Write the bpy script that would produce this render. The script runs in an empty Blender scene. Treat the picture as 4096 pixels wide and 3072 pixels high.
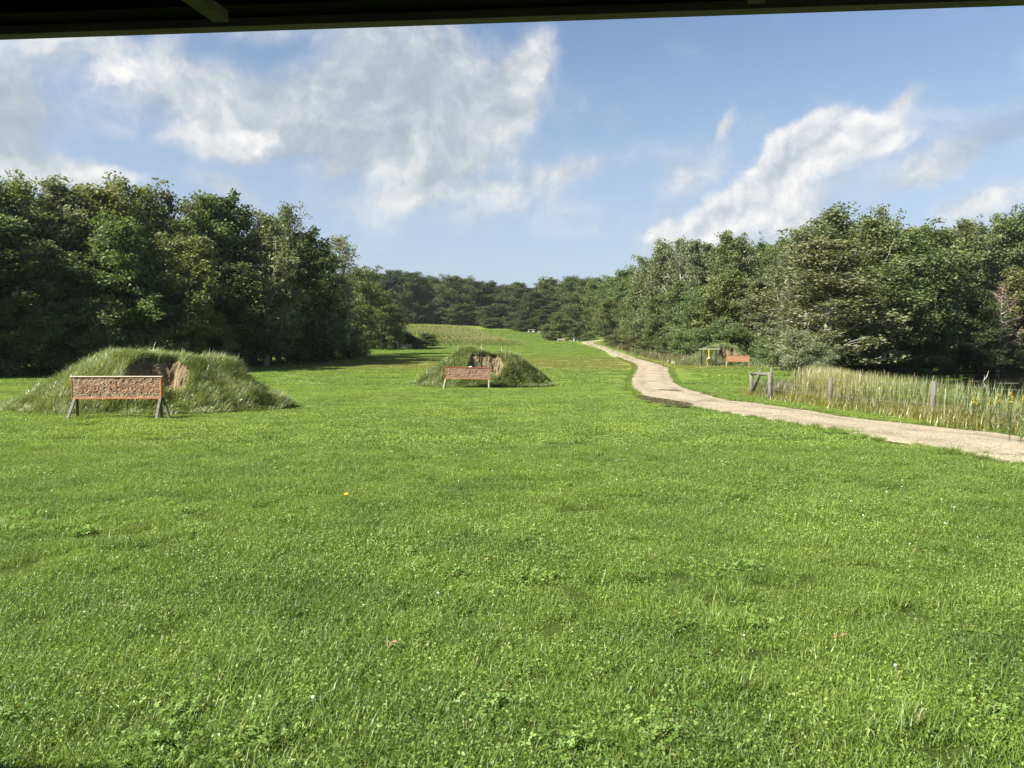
import bpy, math, random
import numpy as np

R = math.radians
scn = bpy.context.scene
col = scn.collection
random.seed(7)

# ------------------------------------------------------------------ camera, sky, sun, exposure
CAM_H = 1.575
F = 3036.0                                   # focal length in photograph pixels (4096 wide)
PITCH = math.atan(94.0 / F)
cam_data = bpy.data.cameras.new("camera")
cam = bpy.data.objects.new("camera", cam_data)
col.objects.link(cam)
cam.location = (0, 0, CAM_H)
cam.rotation_euler = (R(90) - PITCH, 0, 0)
cam_data.sensor_width = 36.0
cam_data.lens = 36.0 * F / 4096.0
cam_data.clip_start = 0.05
cam_data.clip_end = 5000
scn.camera = cam

SUN_EL = R(41.5)
SUN_DIR = np.array([-0.835 * math.cos(SUN_EL), -0.55 * math.cos(SUN_EL), math.sin(SUN_EL)])   # towards the sun
sun_data = bpy.data.lights.new("sun", "SUN")
sun_data.energy = 5.0
sun_data.angle = R(0.53)
sun_data.color = (1.0, 0.93, 0.80)
sun = bpy.data.objects.new("sun", sun_data)
col.objects.link(sun)
from mathutils import Vector
sun.rotation_euler = Vector(SUN_DIR).to_track_quat('Z', 'Y').to_euler()

scn.view_settings.view_transform = 'Standard'
scn.view_settings.look = 'None'
scn.view_settings.exposure = 1.6
scn.view_settings.gamma = 1.0
scn.view_settings.use_curve_mapping = False
scn.cycles.max_bounces = 7
scn.cycles.diffuse_bounces = 4
scn.cycles.glossy_bounces = 3
scn.cycles.transmission_bounces = 4
scn.cycles.transparent_max_bounces = 6
scn.cycles.sample_clamp_indirect = 4.0
scn.cycles.use_denoising = True


class NT:
    """small helper to wire shader nodes"""
    def __init__(self, tree):
        self.t = tree
        self.n = tree.nodes
        self.l = tree.links

    def add(self, kind, **kw):
        nd = self.n.new(kind)
        ins = kw.pop('ins', {})
        for k, v in kw.items():
            setattr(nd, k, v)
        for k, v in ins.items():
            self.set(nd.inputs[k], v)
        return nd

    def set(self, sock, v):
        if isinstance(v, bpy.types.NodeSocket):
            self.l.new(v, sock)
        elif isinstance(v, bpy.types.Node):
            self.l.new(v.outputs[0], sock)
        else:
            sock.default_value = v

    def math(self, op, a, b=None, c=None, clamp=False):
        nd = self.n.new('ShaderNodeMath')
        nd.operation = op
        nd.use_clamp = clamp
        self.set(nd.inputs[0], a)
        if b is not None:
            self.set(nd.inputs[1], b)
        if c is not None:
            self.set(nd.inputs[2], c)
        return nd.outputs[0]

    def vmath(self, op, a, b=None):
        nd = self.n.new('ShaderNodeVectorMath')
        nd.operation = op
        self.set(nd.inputs[0], a)
        if b is not None:
            self.set(nd.inputs[1], b)
        return nd

    def noise(self, vec, scale, detail=4, rough=0.55, dist=0.0, kind='Fac'):
        nd = self.n.new('ShaderNodeTexNoise')
        if vec is not None:
            self.set(nd.inputs['Vector'], vec)
        nd.inputs['Scale'].default_value = scale
        nd.inputs['Detail'].default_value = detail
        nd.inputs['Roughness'].default_value = rough
        nd.inputs['Distortion'].default_value = dist
        return nd.outputs[kind]

    def mrange(self, v, a, b, c=0.0, d=1.0, smooth=True):
        nd = self.n.new('ShaderNodeMapRange')
        nd.interpolation_type = 'SMOOTHSTEP' if smooth else 'LINEAR'
        self.set(nd.inputs['Value'], v)
        for k, x in zip(('From Min', 'From Max', 'To Min', 'To Max'), (a, b, c, d)):
            self.set(nd.inputs[k], x)
        return nd.outputs[0]

    def mix(self, fac, a, b, blend='MIX'):
        nd = self.n.new('ShaderNodeMix')
        nd.data_type = 'RGBA'
        nd.blend_type = blend
        self.set(nd.inputs[0], fac)
        self.set(nd.inputs[6], a if not isinstance(a, tuple) else rgba(a))
        self.set(nd.inputs[7], b if not isinstance(b, tuple) else rgba(b))
        return nd.outputs[2]

    def ramp(self, fac, stops):
        nd = self.n.new('ShaderNodeValToRGB')
        self.set(nd.inputs[0], fac)
        el = nd.color_ramp.elements
        while len(el) < len(stops):
            el.new(0.5)
        for e, (p, c) in zip(el, stops):
            e.position = p
            e.color = rgba(c)
        return nd.outputs[0]


def rgba(c):
    return (c[0], c[1], c[2], 1.0)


# ---- world: Nishita sky with procedural clouds laid out over the dome
world = bpy.data.worlds.new("World")
scn.world = world
world.use_nodes = True
wt = NT(world.node_tree)
wt.n.clear()
w_out = wt.add('ShaderNodeOutputWorld')
bg = wt.add('ShaderNodeBackground')
wt.l.new(bg.outputs[0], w_out.inputs[0])
SKY_STRENGTH = 0.054
bg.inputs['Strength'].default_value = SKY_STRENGTH
sky = wt.add('ShaderNodeTexSky')
sky.sky_type = 'NISHITA'
sky.sun_disc = False
sky.sun_elevation = SUN_EL
sky.sun_rotation = math.atan2(SUN_DIR[0], SUN_DIR[1])
sky.altitude = 300
sky.air_density = 1.0
sky.dust_density = 0.9
sky.ozone_density = 1.6
tc = wt.add('ShaderNodeTexCoord')
dirv = tc.outputs['Generated']
warp = wt.noise(dirv, 3.2, 5, 0.6, kind='Color')
warp = wt.vmath('MULTIPLY', wt.vmath('SUBTRACT', warp, (0.5, 0.5, 0.5)), (0.085, 0.085, 0.085))
warp2 = wt.noise(dirv, 13.0, 4, 0.6, kind='Color')
warp2 = wt.vmath('MULTIPLY', wt.vmath('SUBTRACT', warp2, (0.5, 0.5, 0.5)), (0.035, 0.035, 0.035))
dw = wt.vmath('ADD', wt.vmath('ADD', dirv, warp), warp2)
sx = wt.add('ShaderNodeSeparateXYZ', ins={0: dw})
az = wt.math('ARCTAN2', sx.outputs[0], sx.outputs[1])
hor = wt.math('SQRT', wt.math('ADD', wt.math('POWER', wt.math('ABSOLUTE', sx.outputs[0]), 2.0), wt.math('POWER', wt.math('ABSOLUTE', sx.outputs[1]), 2.0)))
el = wt.math('ARCTAN2', sx.outputs[2], hor)
ae = wt.add('ShaderNodeCombineXYZ', ins={0: az, 1: el, 2: 0.0}).outputs[0]


def px_dir(px, py):
    u = (px - 2048) / F
    v = (1536 - py) / F
    d = np.array([u, math.cos(PITCH) + v * math.sin(PITCH), -math.sin(PITCH) + v * math.cos(PITCH)])
    return d / np.linalg.norm(d)


def blob(px, py, rx, ry, rot, w, base):
    d = px_dir(px, py)
    a0, e0 = math.atan2(d[0], d[1]), math.asin(d[2])
    k = 1.0 / F
    mp = wt.add('ShaderNodeMapping', vector_type='TEXTURE')
    wt.set(mp.inputs['Vector'], ae)
    mp.inputs['Location'].default_value = (a0, e0, 0)
    mp.inputs['Rotation'].default_value = (0, 0, R(rot))
    mp.inputs['Scale'].default_value = (rx * k * math.cos(a0), ry * k * math.cos(a0), 1)
    ln = wt.vmath('LENGTH', mp.outputs[0]).outputs['Value']
    g = wt.mrange(ln, 1.0, 0.0, 0.0, w)
    return g if base is None else wt.math('ADD', base, g)


cov = None
for b in [(-150, 330, 620, 420, 0, 1.0), (560, 240, 620, 190, -6, .62), (860, 430, 640, 200, 4, .80),
          (1000, 545, 470, 110, 8, .85), (1480, 330, 620, 420, 35, .74), (1750, 480, 620, 270, 42, .8), (1980, 470, 520, 220, 50, .62),
          (2110, 320, 340, 150, 56, .8), (250, 700, 480, 110, 0, .8), (130, 640, 330, 120, -10, .4), (1640, 740, 260, 110, 40, .6),
          (1980, 770, 330, 80, 0, .5), (2300, 660, 460, 95, 6, .55), (1350, 660, 70, 60, 60, .5),
          (900, 740, 260, 70, -15, .45), (1300, 830, 300, 130, 0, .3),
          (3250, 820, 640, 300, 35, .60), (2750, 730, 230, 200, 50, .6), (2900, 490, 50, 110, -20, .6),
          (3640, 410, 130, 60, 40, .65), (3720, 720, 300, 120, 25, .6), (3930, 860, 420, 130, 22, .6),
          (4100, 480, 380, 150, 20, .5), (2650, 950, 170, 110, 40, .6), (300, 120, 420, 120, 0, .5),
          (1050, 130, 300, 80, 10, .5)]:
    cov = blob(*b, cov)
cum = None
for b in [(3400, 520, 240, 200, 10, 1.3), (3560, 560, 190, 150, 0, .9), (3215, 600, 210, 170, 30, 1.2), (3090, 720, 250, 170, 42, 1.1), (2930, 850, 280, 160, 42, 1.1),
          (2790, 950, 250, 130, 40, 1.0), (2640, 960, 120, 90, 40, .8), (3180, 850, 420, 230, 38, .8), (3700, 720, 200, 90, 25, .75), (3960, 850, 300, 90, 22, .7),
          (480, 690, 260, 70, 0, .8), (180, 680, 260, 90, -6, .7), (1010, 545, 300, 80, 8, .9), (700, 300, 420, 110, 5, .6), (2180, 290, 230, 80, 60, .42), (430, 260, 300, 90, 20, .6)]:
    cum = blob(*b, cum)
# a thin scattered layer over the whole dome
gen = wt.noise(wt.vmath('MULTIPLY', dirv, (1.0, 1.0, 2.2)), 1.7, 5, 0.55)
cov = wt.math('ADD', cov, wt.mrange(gen, 0.56, 0.8, 0.0, 0.45))
fine = wt.noise(dw, 9.0, 9, 0.62, 0.2)
fine_off = wt.noise(wt.vmath('ADD', dw, tuple(np.array([-0.7, 0.0, 0.7]) * 0.022)), 9.0, 9, 0.62, 0.2)
dens = wt.math('ADD', cov, wt.math('MULTIPLY', wt.math('SUBTRACT', fine, 0.5), 1.35))
alpha = wt.mrange(dens, 0.0, 0.95, 0.0, 0.93)
fine2 = wt.noise(dw, 16.0, 9, 0.60, 0.1)
f2_off = wt.noise(wt.vmath('ADD', dw, tuple(np.array([-0.7, 0.0, 0.7]) * 0.013)), 16.0, 9, 0.60, 0.1)
dens2 = wt.math('ADD', cum, wt.math('ADD', wt.math('MULTIPLY', wt.math('SUBTRACT', fine2, 0.5), 1.5), wt.math('MULTIPLY', wt.math('SUBTRACT', fine, 0.5), 0.7)))
alpha2 = wt.mrange(dens2, 0.22, 0.86, 0.0, 0.95)
relief = wt.math('SUBTRACT', fine, fine_off)
relief2 = wt.math('SUBTRACT', fine2, f2_off)
gray = None
for b in [(-60, 420, 480, 300, 0, .75), (1500, 330, 620, 330, 20, .5), (1250, 640, 500, 130, 10, .5), (4100, 500, 420, 170, 20, .7),
          (3330, 900, 520, 200, 20, .35), (1800, 560, 480, 200, 42, .45), (3000, 1010, 500, 90, 10, .4), (1150, 330, 350, 90, 0, .25)]:
    gray = blob(*b, gray)
lit = wt.math('SUBTRACT', wt.math('ADD', 0.80, wt.math('MULTIPLY', relief, 2.4)), wt.math('MULTIPLY', gray, 0.55))
lit = wt.math('SUBTRACT', lit, wt.mrange(dens, 0.75, 1.7, 0.0, 0.22))
CL = 1.0 / SKY_STRENGTH
CK = 0.345
cloud_col = wt.ramp(lit, [(0.0, (0.35, 0.41, 0.48)), (0.45, (0.46, 0.52, 0.58)), (0.75, (0.62, 0.66, 0.69)), (1.0, (0.83, 0.83, 0.82))])
cloud_col = wt.vmath('MULTIPLY', cloud_col, (CL * CK, CL * CK, CL * CK)).outputs[0]
z_el = wt.add('ShaderNodeSeparateXYZ', ins={0: dirv}).outputs[2]
veil = wt.mrange(z_el, 0.0, 0.46, 0.82, 0.0)
sky_c = wt.mix(veil, sky.outputs[0], tuple(np.array([0.49, 0.58, 0.70]) * CL * CK))
sky_c = wt.mix(alpha, sky_c, cloud_col)
lit2 = wt.math('SUBTRACT', wt.math('ADD', 0.86, wt.math('MULTIPLY', relief2, 2.2)), wt.mrange(dens2, 0.8, 1.9, 0.0, 0.30))
lit2 = wt.math('SUBTRACT', lit2, wt.math('MULTIPLY', gray, 0.3))
col2 = wt.ramp(lit2, [(0.0, (0.40, 0.46, 0.53)), (0.45, (0.56, 0.61, 0.66)), (0.75, (0.78, 0.80, 0.82)), (1.0, (0.95, 0.94, 0.92))])
col2 = wt.vmath('MULTIPLY', col2, (CL * CK, CL * CK, CL * CK)).outputs[0]
sky_c = wt.mix(alpha2, sky_c, col2)
wt.set(bg.inputs['Color'], sky_c)

# ------------------------------------------------------------------ terrain and projection
rng = np.random.default_rng(11)


def sstep(a, b, x):
    t = np.clip((np.asarray(x, float) - a) / (b - a), 0, 1)
    return t * t * (3 - 2 * t)


PD = np.array([-300, 0, 40, 60, 80.5, 105, 130, 157, 190, 232, 300, 350, 420, 600, 1200], float)
PZ = np.array([0, 0, 0, .30, .91, 1.75, 2.75, 3.85, 5.35, 7.45, 12.3, 16.4, 23.5, 40, 60], float)
_fd = np.arange(-300, 1200, 1.0)
_fz = np.interp(_fd, PD, PZ)
_k = np.exp(-0.5 * (np.arange(-24, 25) / 8.0) ** 2)
_fz = np.convolve(np.pad(_fz, 24, mode='edge'), _k / _k.sum(), mode='valid')

POND = np.array([(13.6, 0), (14.2, 12), (14.7, 20), (15.3, 28), (17, 36), (20, 43), (23.5, 52), (30, 57), (37, 63), (43, 70), (48, 82),
                 (52, 96), (61, 109), (90, 113), (135, 104), (140, 0)], float)
WATER_Z = -0.28


def seg_dist(P, poly):
    d = np.full(len(P), 1e9)
    n = len(poly)
    for i in range(n):
        a, b = poly[i], poly[(i + 1) % n]
        ab = b - a
        t = np.clip(((P - a) @ ab) / (ab @ ab), 0, 1)
        d = np.minimum(d, np.linalg.norm(P - (a + t[:, None] * ab), axis=1))
    return d


def inside(P, poly):
    x, y = P[:, 0], P[:, 1]
    r = np.zeros(len(P), bool)
    n = len(poly)
    j = n - 1
    for i in range(n):
        xi, yi = poly[i]
        xj, yj = poly[j]
        c = ((yi > y) != (yj > y)) & (x < (xj - xi) * (y - yi) / (yj - yi + 1e-12) + xi)
        r ^= c
        j = i
    return r


def terrain(X, Y):
    X = np.atleast_1d(np.asarray(X, float))
    Y = np.atleast_1d(np.asarray(Y, float))
    X, Y = np.broadcast_arrays(X, Y)
    sh = X.shape
    x, y = X.ravel(), Y.ravel()
    z = np.interp(y, _fd, _fz)
    z = z - 0.022 * np.clip(x, -90, 90) * sstep(170, 320, y)
    z = z * (1 - sstep(27, 40, x) * (1 - sstep(118, 150, y)))
    z = z + 0.025 * np.sin(x * 0.55 + 0.7 * np.sin(y * 0.31)) * np.sin(y * 0.42 + 1.0) * sstep(4, 10, y)
    near = (x > 8) & (y < 125)
    if near.any():
        P = np.stack([x[near], y[near]], 1)
        d = seg_dist(P, POND)
        sd = np.where(inside(P, POND), d, -d)
        s = sstep(-2.2, 3.2, sd)
        z[near] = z[near] * (1 - s) + (-1.5) * s
    return z.reshape(sh)


def tz(x, y):
    return float(terrain(x, y)[0])


def at_depth(px, py, d):
    v = px_dir(px, py)
    t = d / v[1]
    return np.array([v[0] * t, d, CAM_H + v[2] * t])


def on_ground(px, py):
    v = px_dir(px, py)
    v = v / v[1]
    ds = np.arange(2, 420, 0.1)
    h = CAM_H + v[2] * ds - terrain(v[0] * ds, ds)
    i = np.argmax(h < 0)
    if h[i] >= 0:
        i = len(ds) - 1
    d = ds[i]
    return np.array([v[0] * d, d])


# ------------------------------------------------------------------ mesh helpers
def mesh_from(name, V, faces, mat=None, smooth=False, attrs=None):
    """V (n,3); faces: list of arrays (m,3) or (m,4); attrs {name: per-vertex floats}"""
    V = np.asarray(V, np.float32)
    me = bpy.data.meshes.new(name)
    me.vertices.add(len(V))
    me.vertices.foreach_set("co", V.ravel())
    if not isinstance(faces, list):
        faces = [faces]
    faces = [np.asarray(f, np.int32) for f in faces if len(f)]
    loops = np.concatenate([f.ravel() for f in faces])
    sizes = np.concatenate([np.full(len(f), f.shape[1], np.int32) for f in faces])
    me.loops.add(len(loops))
    me.loops.foreach_set("vertex_index", loops)
    me.polygons.add(len(sizes))
    me.polygons.foreach_set("loop_start", np.concatenate([[0], np.cumsum(sizes)[:-1]]).astype(np.int32))
    me.polygons.foreach_set("use_smooth", np.full(len(sizes), smooth, bool))
    if attrs:
        for k, a in attrs.items():
            at = me.attributes.new(k, 'FLOAT', 'POINT')
            at.data.foreach_set("value", np.asarray(a, np.float32))
    me.update(calc_edges=True)
    if mat:
        me.materials.append(mat)
    return me


class MB:
    """collects simple solids into one mesh"""
    def __init__(self):
        self.v, self.q, self.t, self.n = [], [], [], 0

    def raw(self, V, quads=None, tris=None):
        V = np.asarray(V, float)
        if quads is not None and len(quads):
            self.q.append(np.asarray(quads) + self.n)
        if tris is not None and len(tris):
            self.t.append(np.asarray(tris) + self.n)
        self.v.append(V)
        self.n += len(V)

    def box(self, a, b, jit=0.0):
        (x0, y0, z0), (x1, y1, z1) = a, b
        V = np.array([(x0, y0, z0), (x1, y0, z0), (x1, y1, z0), (x0, y1, z0), (x0, y0, z1), (x1, y0, z1), (x1, y1, z1), (x0, y1, z1)], float)
        if jit:
            V += np.random.default_rng(self.n + 3).normal(0, jit, V.shape)
        self.raw(V, [(0, 3, 2, 1), (4, 5, 6, 7), (0, 1, 5, 4), (1, 2, 6, 5), (2, 3, 7, 6), (3, 0, 4, 7)])

    def bar(self, p, q, w, h):
        """rectangular timber from p to q"""
        p, q = np.array(p, float), np.array(q, float)
        d = (q - p) / np.linalg.norm(q - p)
        s = np.cross(d, (0, 0, 1.0)) if abs(d[2]) < 0.95 else np.array([1.0, 0, 0]) - d * d[0]
        s /= np.linalg.norm(s)
        u = np.cross(s, d)
        V = [e + s * a * w / 2 + u * b * h / 2 for e in (p, q) for a, b in ((-1, -1), (1, -1), (1, 1), (-1, 1))]
        self.raw(V, [(3, 2, 1, 0), (4, 5, 6, 7), (0, 1, 5, 4), (1, 2, 6, 5), (2, 3, 7, 6), (3, 0, 4, 7)])

    def tube(self, pts, rad, k=6, cap=True):
        pts = np.asarray(pts, float)
        rad = np.broadcast_to(np.asarray(rad, float), (len(pts),))
        T = np.gradient(pts, axis=0)
        T /= np.linalg.norm(T, axis=1)[:, None] + 1e-9
        ref = np.array([0.0, 0, 1]) if abs(T[0][2]) < 0.9 else np.array([1.0, 0, 0])
        S = np.cross(T, ref)
        S /= np.linalg.norm(S, axis=1)[:, None] + 1e-9
        U = np.cross(S, T)
        a = np.linspace(0, 2 * math.pi, k, endpoint=False)
        V = (pts[:, None] + rad[:, None, None] * (np.cos(a)[None, :, None] * S[:, None] + np.sin(a)[None, :, None] * U[:, None])).reshape(-1, 3)
        q = []
        for i in range(len(pts) - 1):
            for j in range(k):
                q.append((i * k + j, i * k + (j + 1) % k, (i + 1) * k + (j + 1) % k, (i + 1) * k + j))
        tr = []
        if cap:
            V = np.vstack([V, pts[0], pts[-1]])
            n = len(pts) * k
            for j in range(k):
                tr.append((n, (j + 1) % k, j))
                tr.append((n + 1, n - k + j, n - k + (j + 1) % k))
        self.raw(V, q, tr)

    def disc(self, c, r, th, axis='y', k=18):
        c = np.array(c, float)
        d = np.array([0, 1.0, 0]) if axis == 'y' else np.array([0, 0, 1.0])
        self.tube([c - d * th / 2, c + d * th / 2], [r, r], k)

    def mesh(self, name, mat=None, smooth=False):
        V = np.concatenate(self.v)
        f = []
        if self.q:
            f.append(np.concatenate(self.q))
        if self.t:
            f.append(np.concatenate(self.t))
        return mesh_from(name, V, f, mat, smooth)


def put(name, me, parent=None, loc=None, **props):
    o = bpy.data.objects.new(name, me)
    col.objects.link(o)
    if parent is not None:
        o.parent = parent
    if loc is not None:
        o.location = loc
    for k, v in props.items():
        if v is not None:
            o[k] = v
    return o


def thing(name, label, cat, loc=(0, 0, 0), rz=0.0, group=None, scale=None):
    o = put(name, None, None, loc, label=label, category=cat, group=group)
    o.rotation_euler = (0, 0, rz)
    o.empty_display_size = 0.3
    if scale is not None:
        o.scale = scale
    return o


def copy_tree(o, parent=None):
    c = o.copy()
    col.objects.link(c)
    c.parent = parent
    for ch in list(o.children):
        copy_tree(ch, c)
    return c


# ------------------------------------------------------------------ materials
def mat_new(name):
    m = bpy.data.materials.new(name)
    m.use_nodes = True
    t = NT(m.node_tree)
    t.n.clear()
    out = t.add('ShaderNodeOutputMaterial')
    return m, t, out


def simple_mat(name, c1, c2, scale=8, rough=0.8, bump=0.3, stretch=(1, 1, 1), metallic=0.0, detail=6, coord='Object', spec=0.3):
    m, t, out = mat_new(name)
    tc = t.add('ShaderNodeTexCoord')
    v = t.vmath('MULTIPLY', tc.outputs[coord], stretch).outputs[0]
    f = t.noise(v, scale, detail, 0.65)
    f2 = t.mrange(f, 0.3, 0.7)
    p = t.add('ShaderNodeBsdfPrincipled')
    t.set(p.inputs['Base Color'], t.mix(f2, c1, c2))
    p.inputs['Roughness'].default_value = rough
    p.inputs['Metallic'].default_value = metallic
    p.inputs['Specular IOR Level'].default_value = spec
    b = t.add('ShaderNodeBump')
    b.inputs['Strength'].default_value = bump
    b.inputs['Distance'].default_value = 0.02
    t.set(b.inputs['Height'], f)
    t.l.new(b.outputs[0], p.inputs['Normal'])
    t.l.new(p.outputs[0], out.inputs[0])
    return m


def leaf_shader(t, out, color, trans=0.35, gloss=0.10, rough=0.45, tcol=None):
    d = t.add('ShaderNodeBsdfDiffuse')
    t.set(d.inputs[0], color)
    tr = t.add('ShaderNodeBsdfTranslucent')
    t.set(tr.inputs[0], tcol if tcol is not None else t.mix(1.0, color, (1.25, 1.2, 0.55), 'MULTIPLY'))
    mx = t.add('ShaderNodeMixShader')
    mx.inputs[0].default_value = trans
    t.l.new(d.outputs[0], mx.inputs[1])
    t.l.new(tr.outputs[0], mx.inputs[2])
    g = t.add('ShaderNodeBsdfGlossy')
    g.inputs['Roughness'].default_value = rough
    g.inputs['Color'].default_value = (1, 1, 1, 1)
    k = gloss * 0.42
    m2 = t.add('ShaderNodeMixShader')
    m2.inputs[0].default_value = k
    t.l.new(mx.outputs[0], m2.inputs[1])
    t.l.new(g.outputs[0], m2.inputs[2])
    t.l.new(m2.outputs[0], out.inputs[0])


# tree foliage: hue from the object's own colour, leaf to leaf variation from an attribute
M_LEAF, t, out = mat_new("leaf")
oi = t.add('ShaderNodeObjectInfo')
at = t.add('ShaderNodeAttribute', attribute_name='tint')
c = t.ramp(at.outputs['Fac'], [(0.0, (0.66, 0.70, 0.66)), (0.5, (1, 1, 1)), (0.9, (1.32, 1.22, 1.08)), (1.0, (1.7, 1.42, 1.2))])
c = t.mix(1.0, c, oi.outputs['Color'], 'MULTIPLY')
leaf_shader(t, out, c, trans=0.34, gloss=0.045, rough=0.55)

M_BARK = simple_mat("bark", (0.055, 0.047, 0.04), (0.13, 0.115, 0.10), 6, 0.9, 0.6, (3, 3, 0.5))
M_BIRCH = simple_mat("pale_bark", (0.22, 0.20, 0.18), (0.46, 0.44, 0.40), 5, 0.8, 0.3, (1, 1, 3))

# ground position tone, shared by the soil sheet and the grass blades
def lawn_tone(t):
    g = t.add('ShaderNodeNewGeometry')
    pos = g.outputs['Position']
    s = t.add('ShaderNodeSeparateXYZ', ins={0: pos})
    n1 = t.noise(pos, 0.16, 4, 0.6)
    n2 = t.noise(pos, 0.9, 3, 0.6)
    st = t.noise(t.vmath('MULTIPLY', pos, (0.02, 0.16, 0.0)), 1.0, 4, 0.6)
    yw = t.math('ADD', s.outputs[1], t.math('MULTIPLY', t.math('SUBTRACT', n1, 0.5), 26.0))
    dry = t.math('MULTIPLY', t.mrange(yw, 66, 82), t.mrange(yw, 122, 98))
    dry = t.math('MULTIPLY', dry, t.mrange(st, 0.30, 0.60, 0.6, 1.0))
    dry = t.math('ADD', dry, t.math('MULTIPLY', t.mrange(st, 0.52, 0.7), t.mrange(yw, 110, 150, 0.0, 0.35)))
    # light, yellower patches of the near lawn
    lite = t.math('MULTIPLY', t.mrange(n1, 0.42, 0.62), t.mrange(s.outputs[1], 8, 22, 0.5, 1.0))
    return n1, n2, dry, lite, s, pos


def grass_mat(name, c_dark, c_mid, c_light, c_dry, trans=0.4, gloss=0.10, use_tone=True):
    m, t, out = mat_new(name)
    at = t.add('ShaderNodeAttribute', attribute_name='tint')
    oi = t.add('ShaderNodeObjectInfo')
    c = t.ramp(at.outputs['Fac'], [(0.0, c_dark), (0.5, c_mid), (0.93, c_light), (1.0, c_dry)])
    if use_tone:
        n1, n2, dry, lite, s, pos = lawn_tone(t)
        c = t.mix(t.math('MULTIPLY', lite, 0.55), c, t.mix(1.0, c, (1.36, 1.20, 0.85), 'MULTIPLY'))
        c = t.mix(t.math('MULTIPLY', dry, 0.66), c, c_dry)
        c = t.mix(1.0, c, t.ramp(n2, [(0.3, (0.70, 0.77, 0.75)), (0.7, (1.14, 1.12, 1.05))]), 'MULTIPLY')
    hv = t.math('ADD', 0.88, t.math('MULTIPLY', oi.outputs['Random'], 0.24))
    cc = t.vmath('MULTIPLY', c, t.add('ShaderNodeCombineXYZ', ins={0: hv, 1: hv, 2: hv})).outputs[0]
    leaf_shader(t, out, cc, trans=trans, gloss=gloss, rough=0.42)
    return m


M_GRASS = grass_mat("grass_blade", (0.062, 0.110, 0.018), (0.140, 0.226, 0.038), (0.245, 0.33, 0.098), (0.215, 0.195, 0.07), gloss=0.045)
M_CLOVER = grass_mat("clover_leaf", (0.075, 0.15, 0.025), (0.14, 0.25, 0.05), (0.23, 0.34, 0.11), (0.30, 0.36, 0.16), gloss=0.06)
M_TALL = grass_mat("tall_grass_blade", (0.095, 0.13, 0.05), (0.185, 0.235, 0.10), (0.30, 0.34, 0.18), (0.36, 0.33, 0.20), use_tone=False)
M_REED = grass_mat("reed_blade", (0.12, 0.18, 0.06), (0.24, 0.285, 0.10), (0.38, 0.33, 0.16), (0.44, 0.34, 0.18), use_tone=False)
M_YELLOW = grass_mat("yellowing_grass_blade", (0.10, 0.13, 0.03), (0.19, 0.20, 0.04), (0.27, 0.25, 0.055), (0.25, 0.18, 0.08), use_tone=False)
M_DRYGRASS = grass_mat("dry_grass_blade", (0.09, 0.11, 0.04), (0.17, 0.16, 0.07), (0.26, 0.22, 0.11), (0.30, 0.24, 0.13), use_tone=False)
M_CORN = grass_mat("corn_leaf", (0.085, 0.125, 0.028), (0.155, 0.20, 0.05), (0.22, 0.24, 0.075), (0.30, 0.25, 0.11), use_tone=False)
M_PETAL = simple_mat("white_petal", (0.40, 0.36, 0.30), (0.60, 0.54, 0.47), 30, 0.7, 0.1)
M_GOLD = simple_mat("goldenrod_flower", (0.34, 0.30, 0.04), (0.46, 0.41, 0.07), 20, 0.8, 0.1)

M_GROUND, t, out = mat_new("ground")
n1, n2, dry, lite, s, pos = lawn_tone(t)
nf = t.noise(pos, 6.0, 8, 0.75)
nf2 = t.noise(t.vmath('MULTIPLY', pos, (1.0, 0.35, 1.0)), 1.8, 6, 0.7)
c = t.ramp(nf, [(0.25, (0.062, 0.097, 0.019)), (0.5, (0.112, 0.165, 0.033)), (0.75, (0.165, 0.205, 0.05))])
c = t.mix(t.math('MULTIPLY', lite, 0.55), c, t.mix(1.0, c, (1.36, 1.20, 0.85), 'MULTIPLY'))
c = t.mix(t.math('MULTIPLY', dry, 0.66), c, (0.205, 0.185, 0.062))
c = t.mix(1.0, c, t.ramp(nf2, [(0.3, (0.75, 0.8, 0.8)), (0.7, (1.15, 1.12, 1.0))]), 'MULTIPLY')
near_thatch_shade = t.mrange(s.outputs[1], 25, 60, 0.45, 1.0)  # thatch tone plus shade among the blades, darkened into the near ground colour
c = t.vmath('MULTIPLY', c, t.add('ShaderNodeCombineXYZ', ins={0: near_thatch_shade, 1: near_thatch_shade, 2: near_thatch_shade})).outputs[0]
mud = t.math('MULTIPLY', t.mrange(s.outputs[2], -0.05, -0.25), t.mrange(s.outputs[0], 9, 12))
c = t.mix(mud, c, (0.035, 0.03, 0.02))
p = t.add('ShaderNodeBsdfPrincipled')
t.set(p.inputs['Base Color'], c)
p.inputs['Roughness'].default_value = 0.95
p.inputs['Specular IOR Level'].default_value = 0.1
b = t.add('ShaderNodeBump')
b.inputs['Strength'].default_value = 0.8
b.inputs['Distance'].default_value = 0.08
t.set(b.inputs['Height'], nf)
t.l.new(b.outputs[0], p.inputs['Normal'])
t.l.new(p.outputs[0], out.inputs[0])

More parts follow.
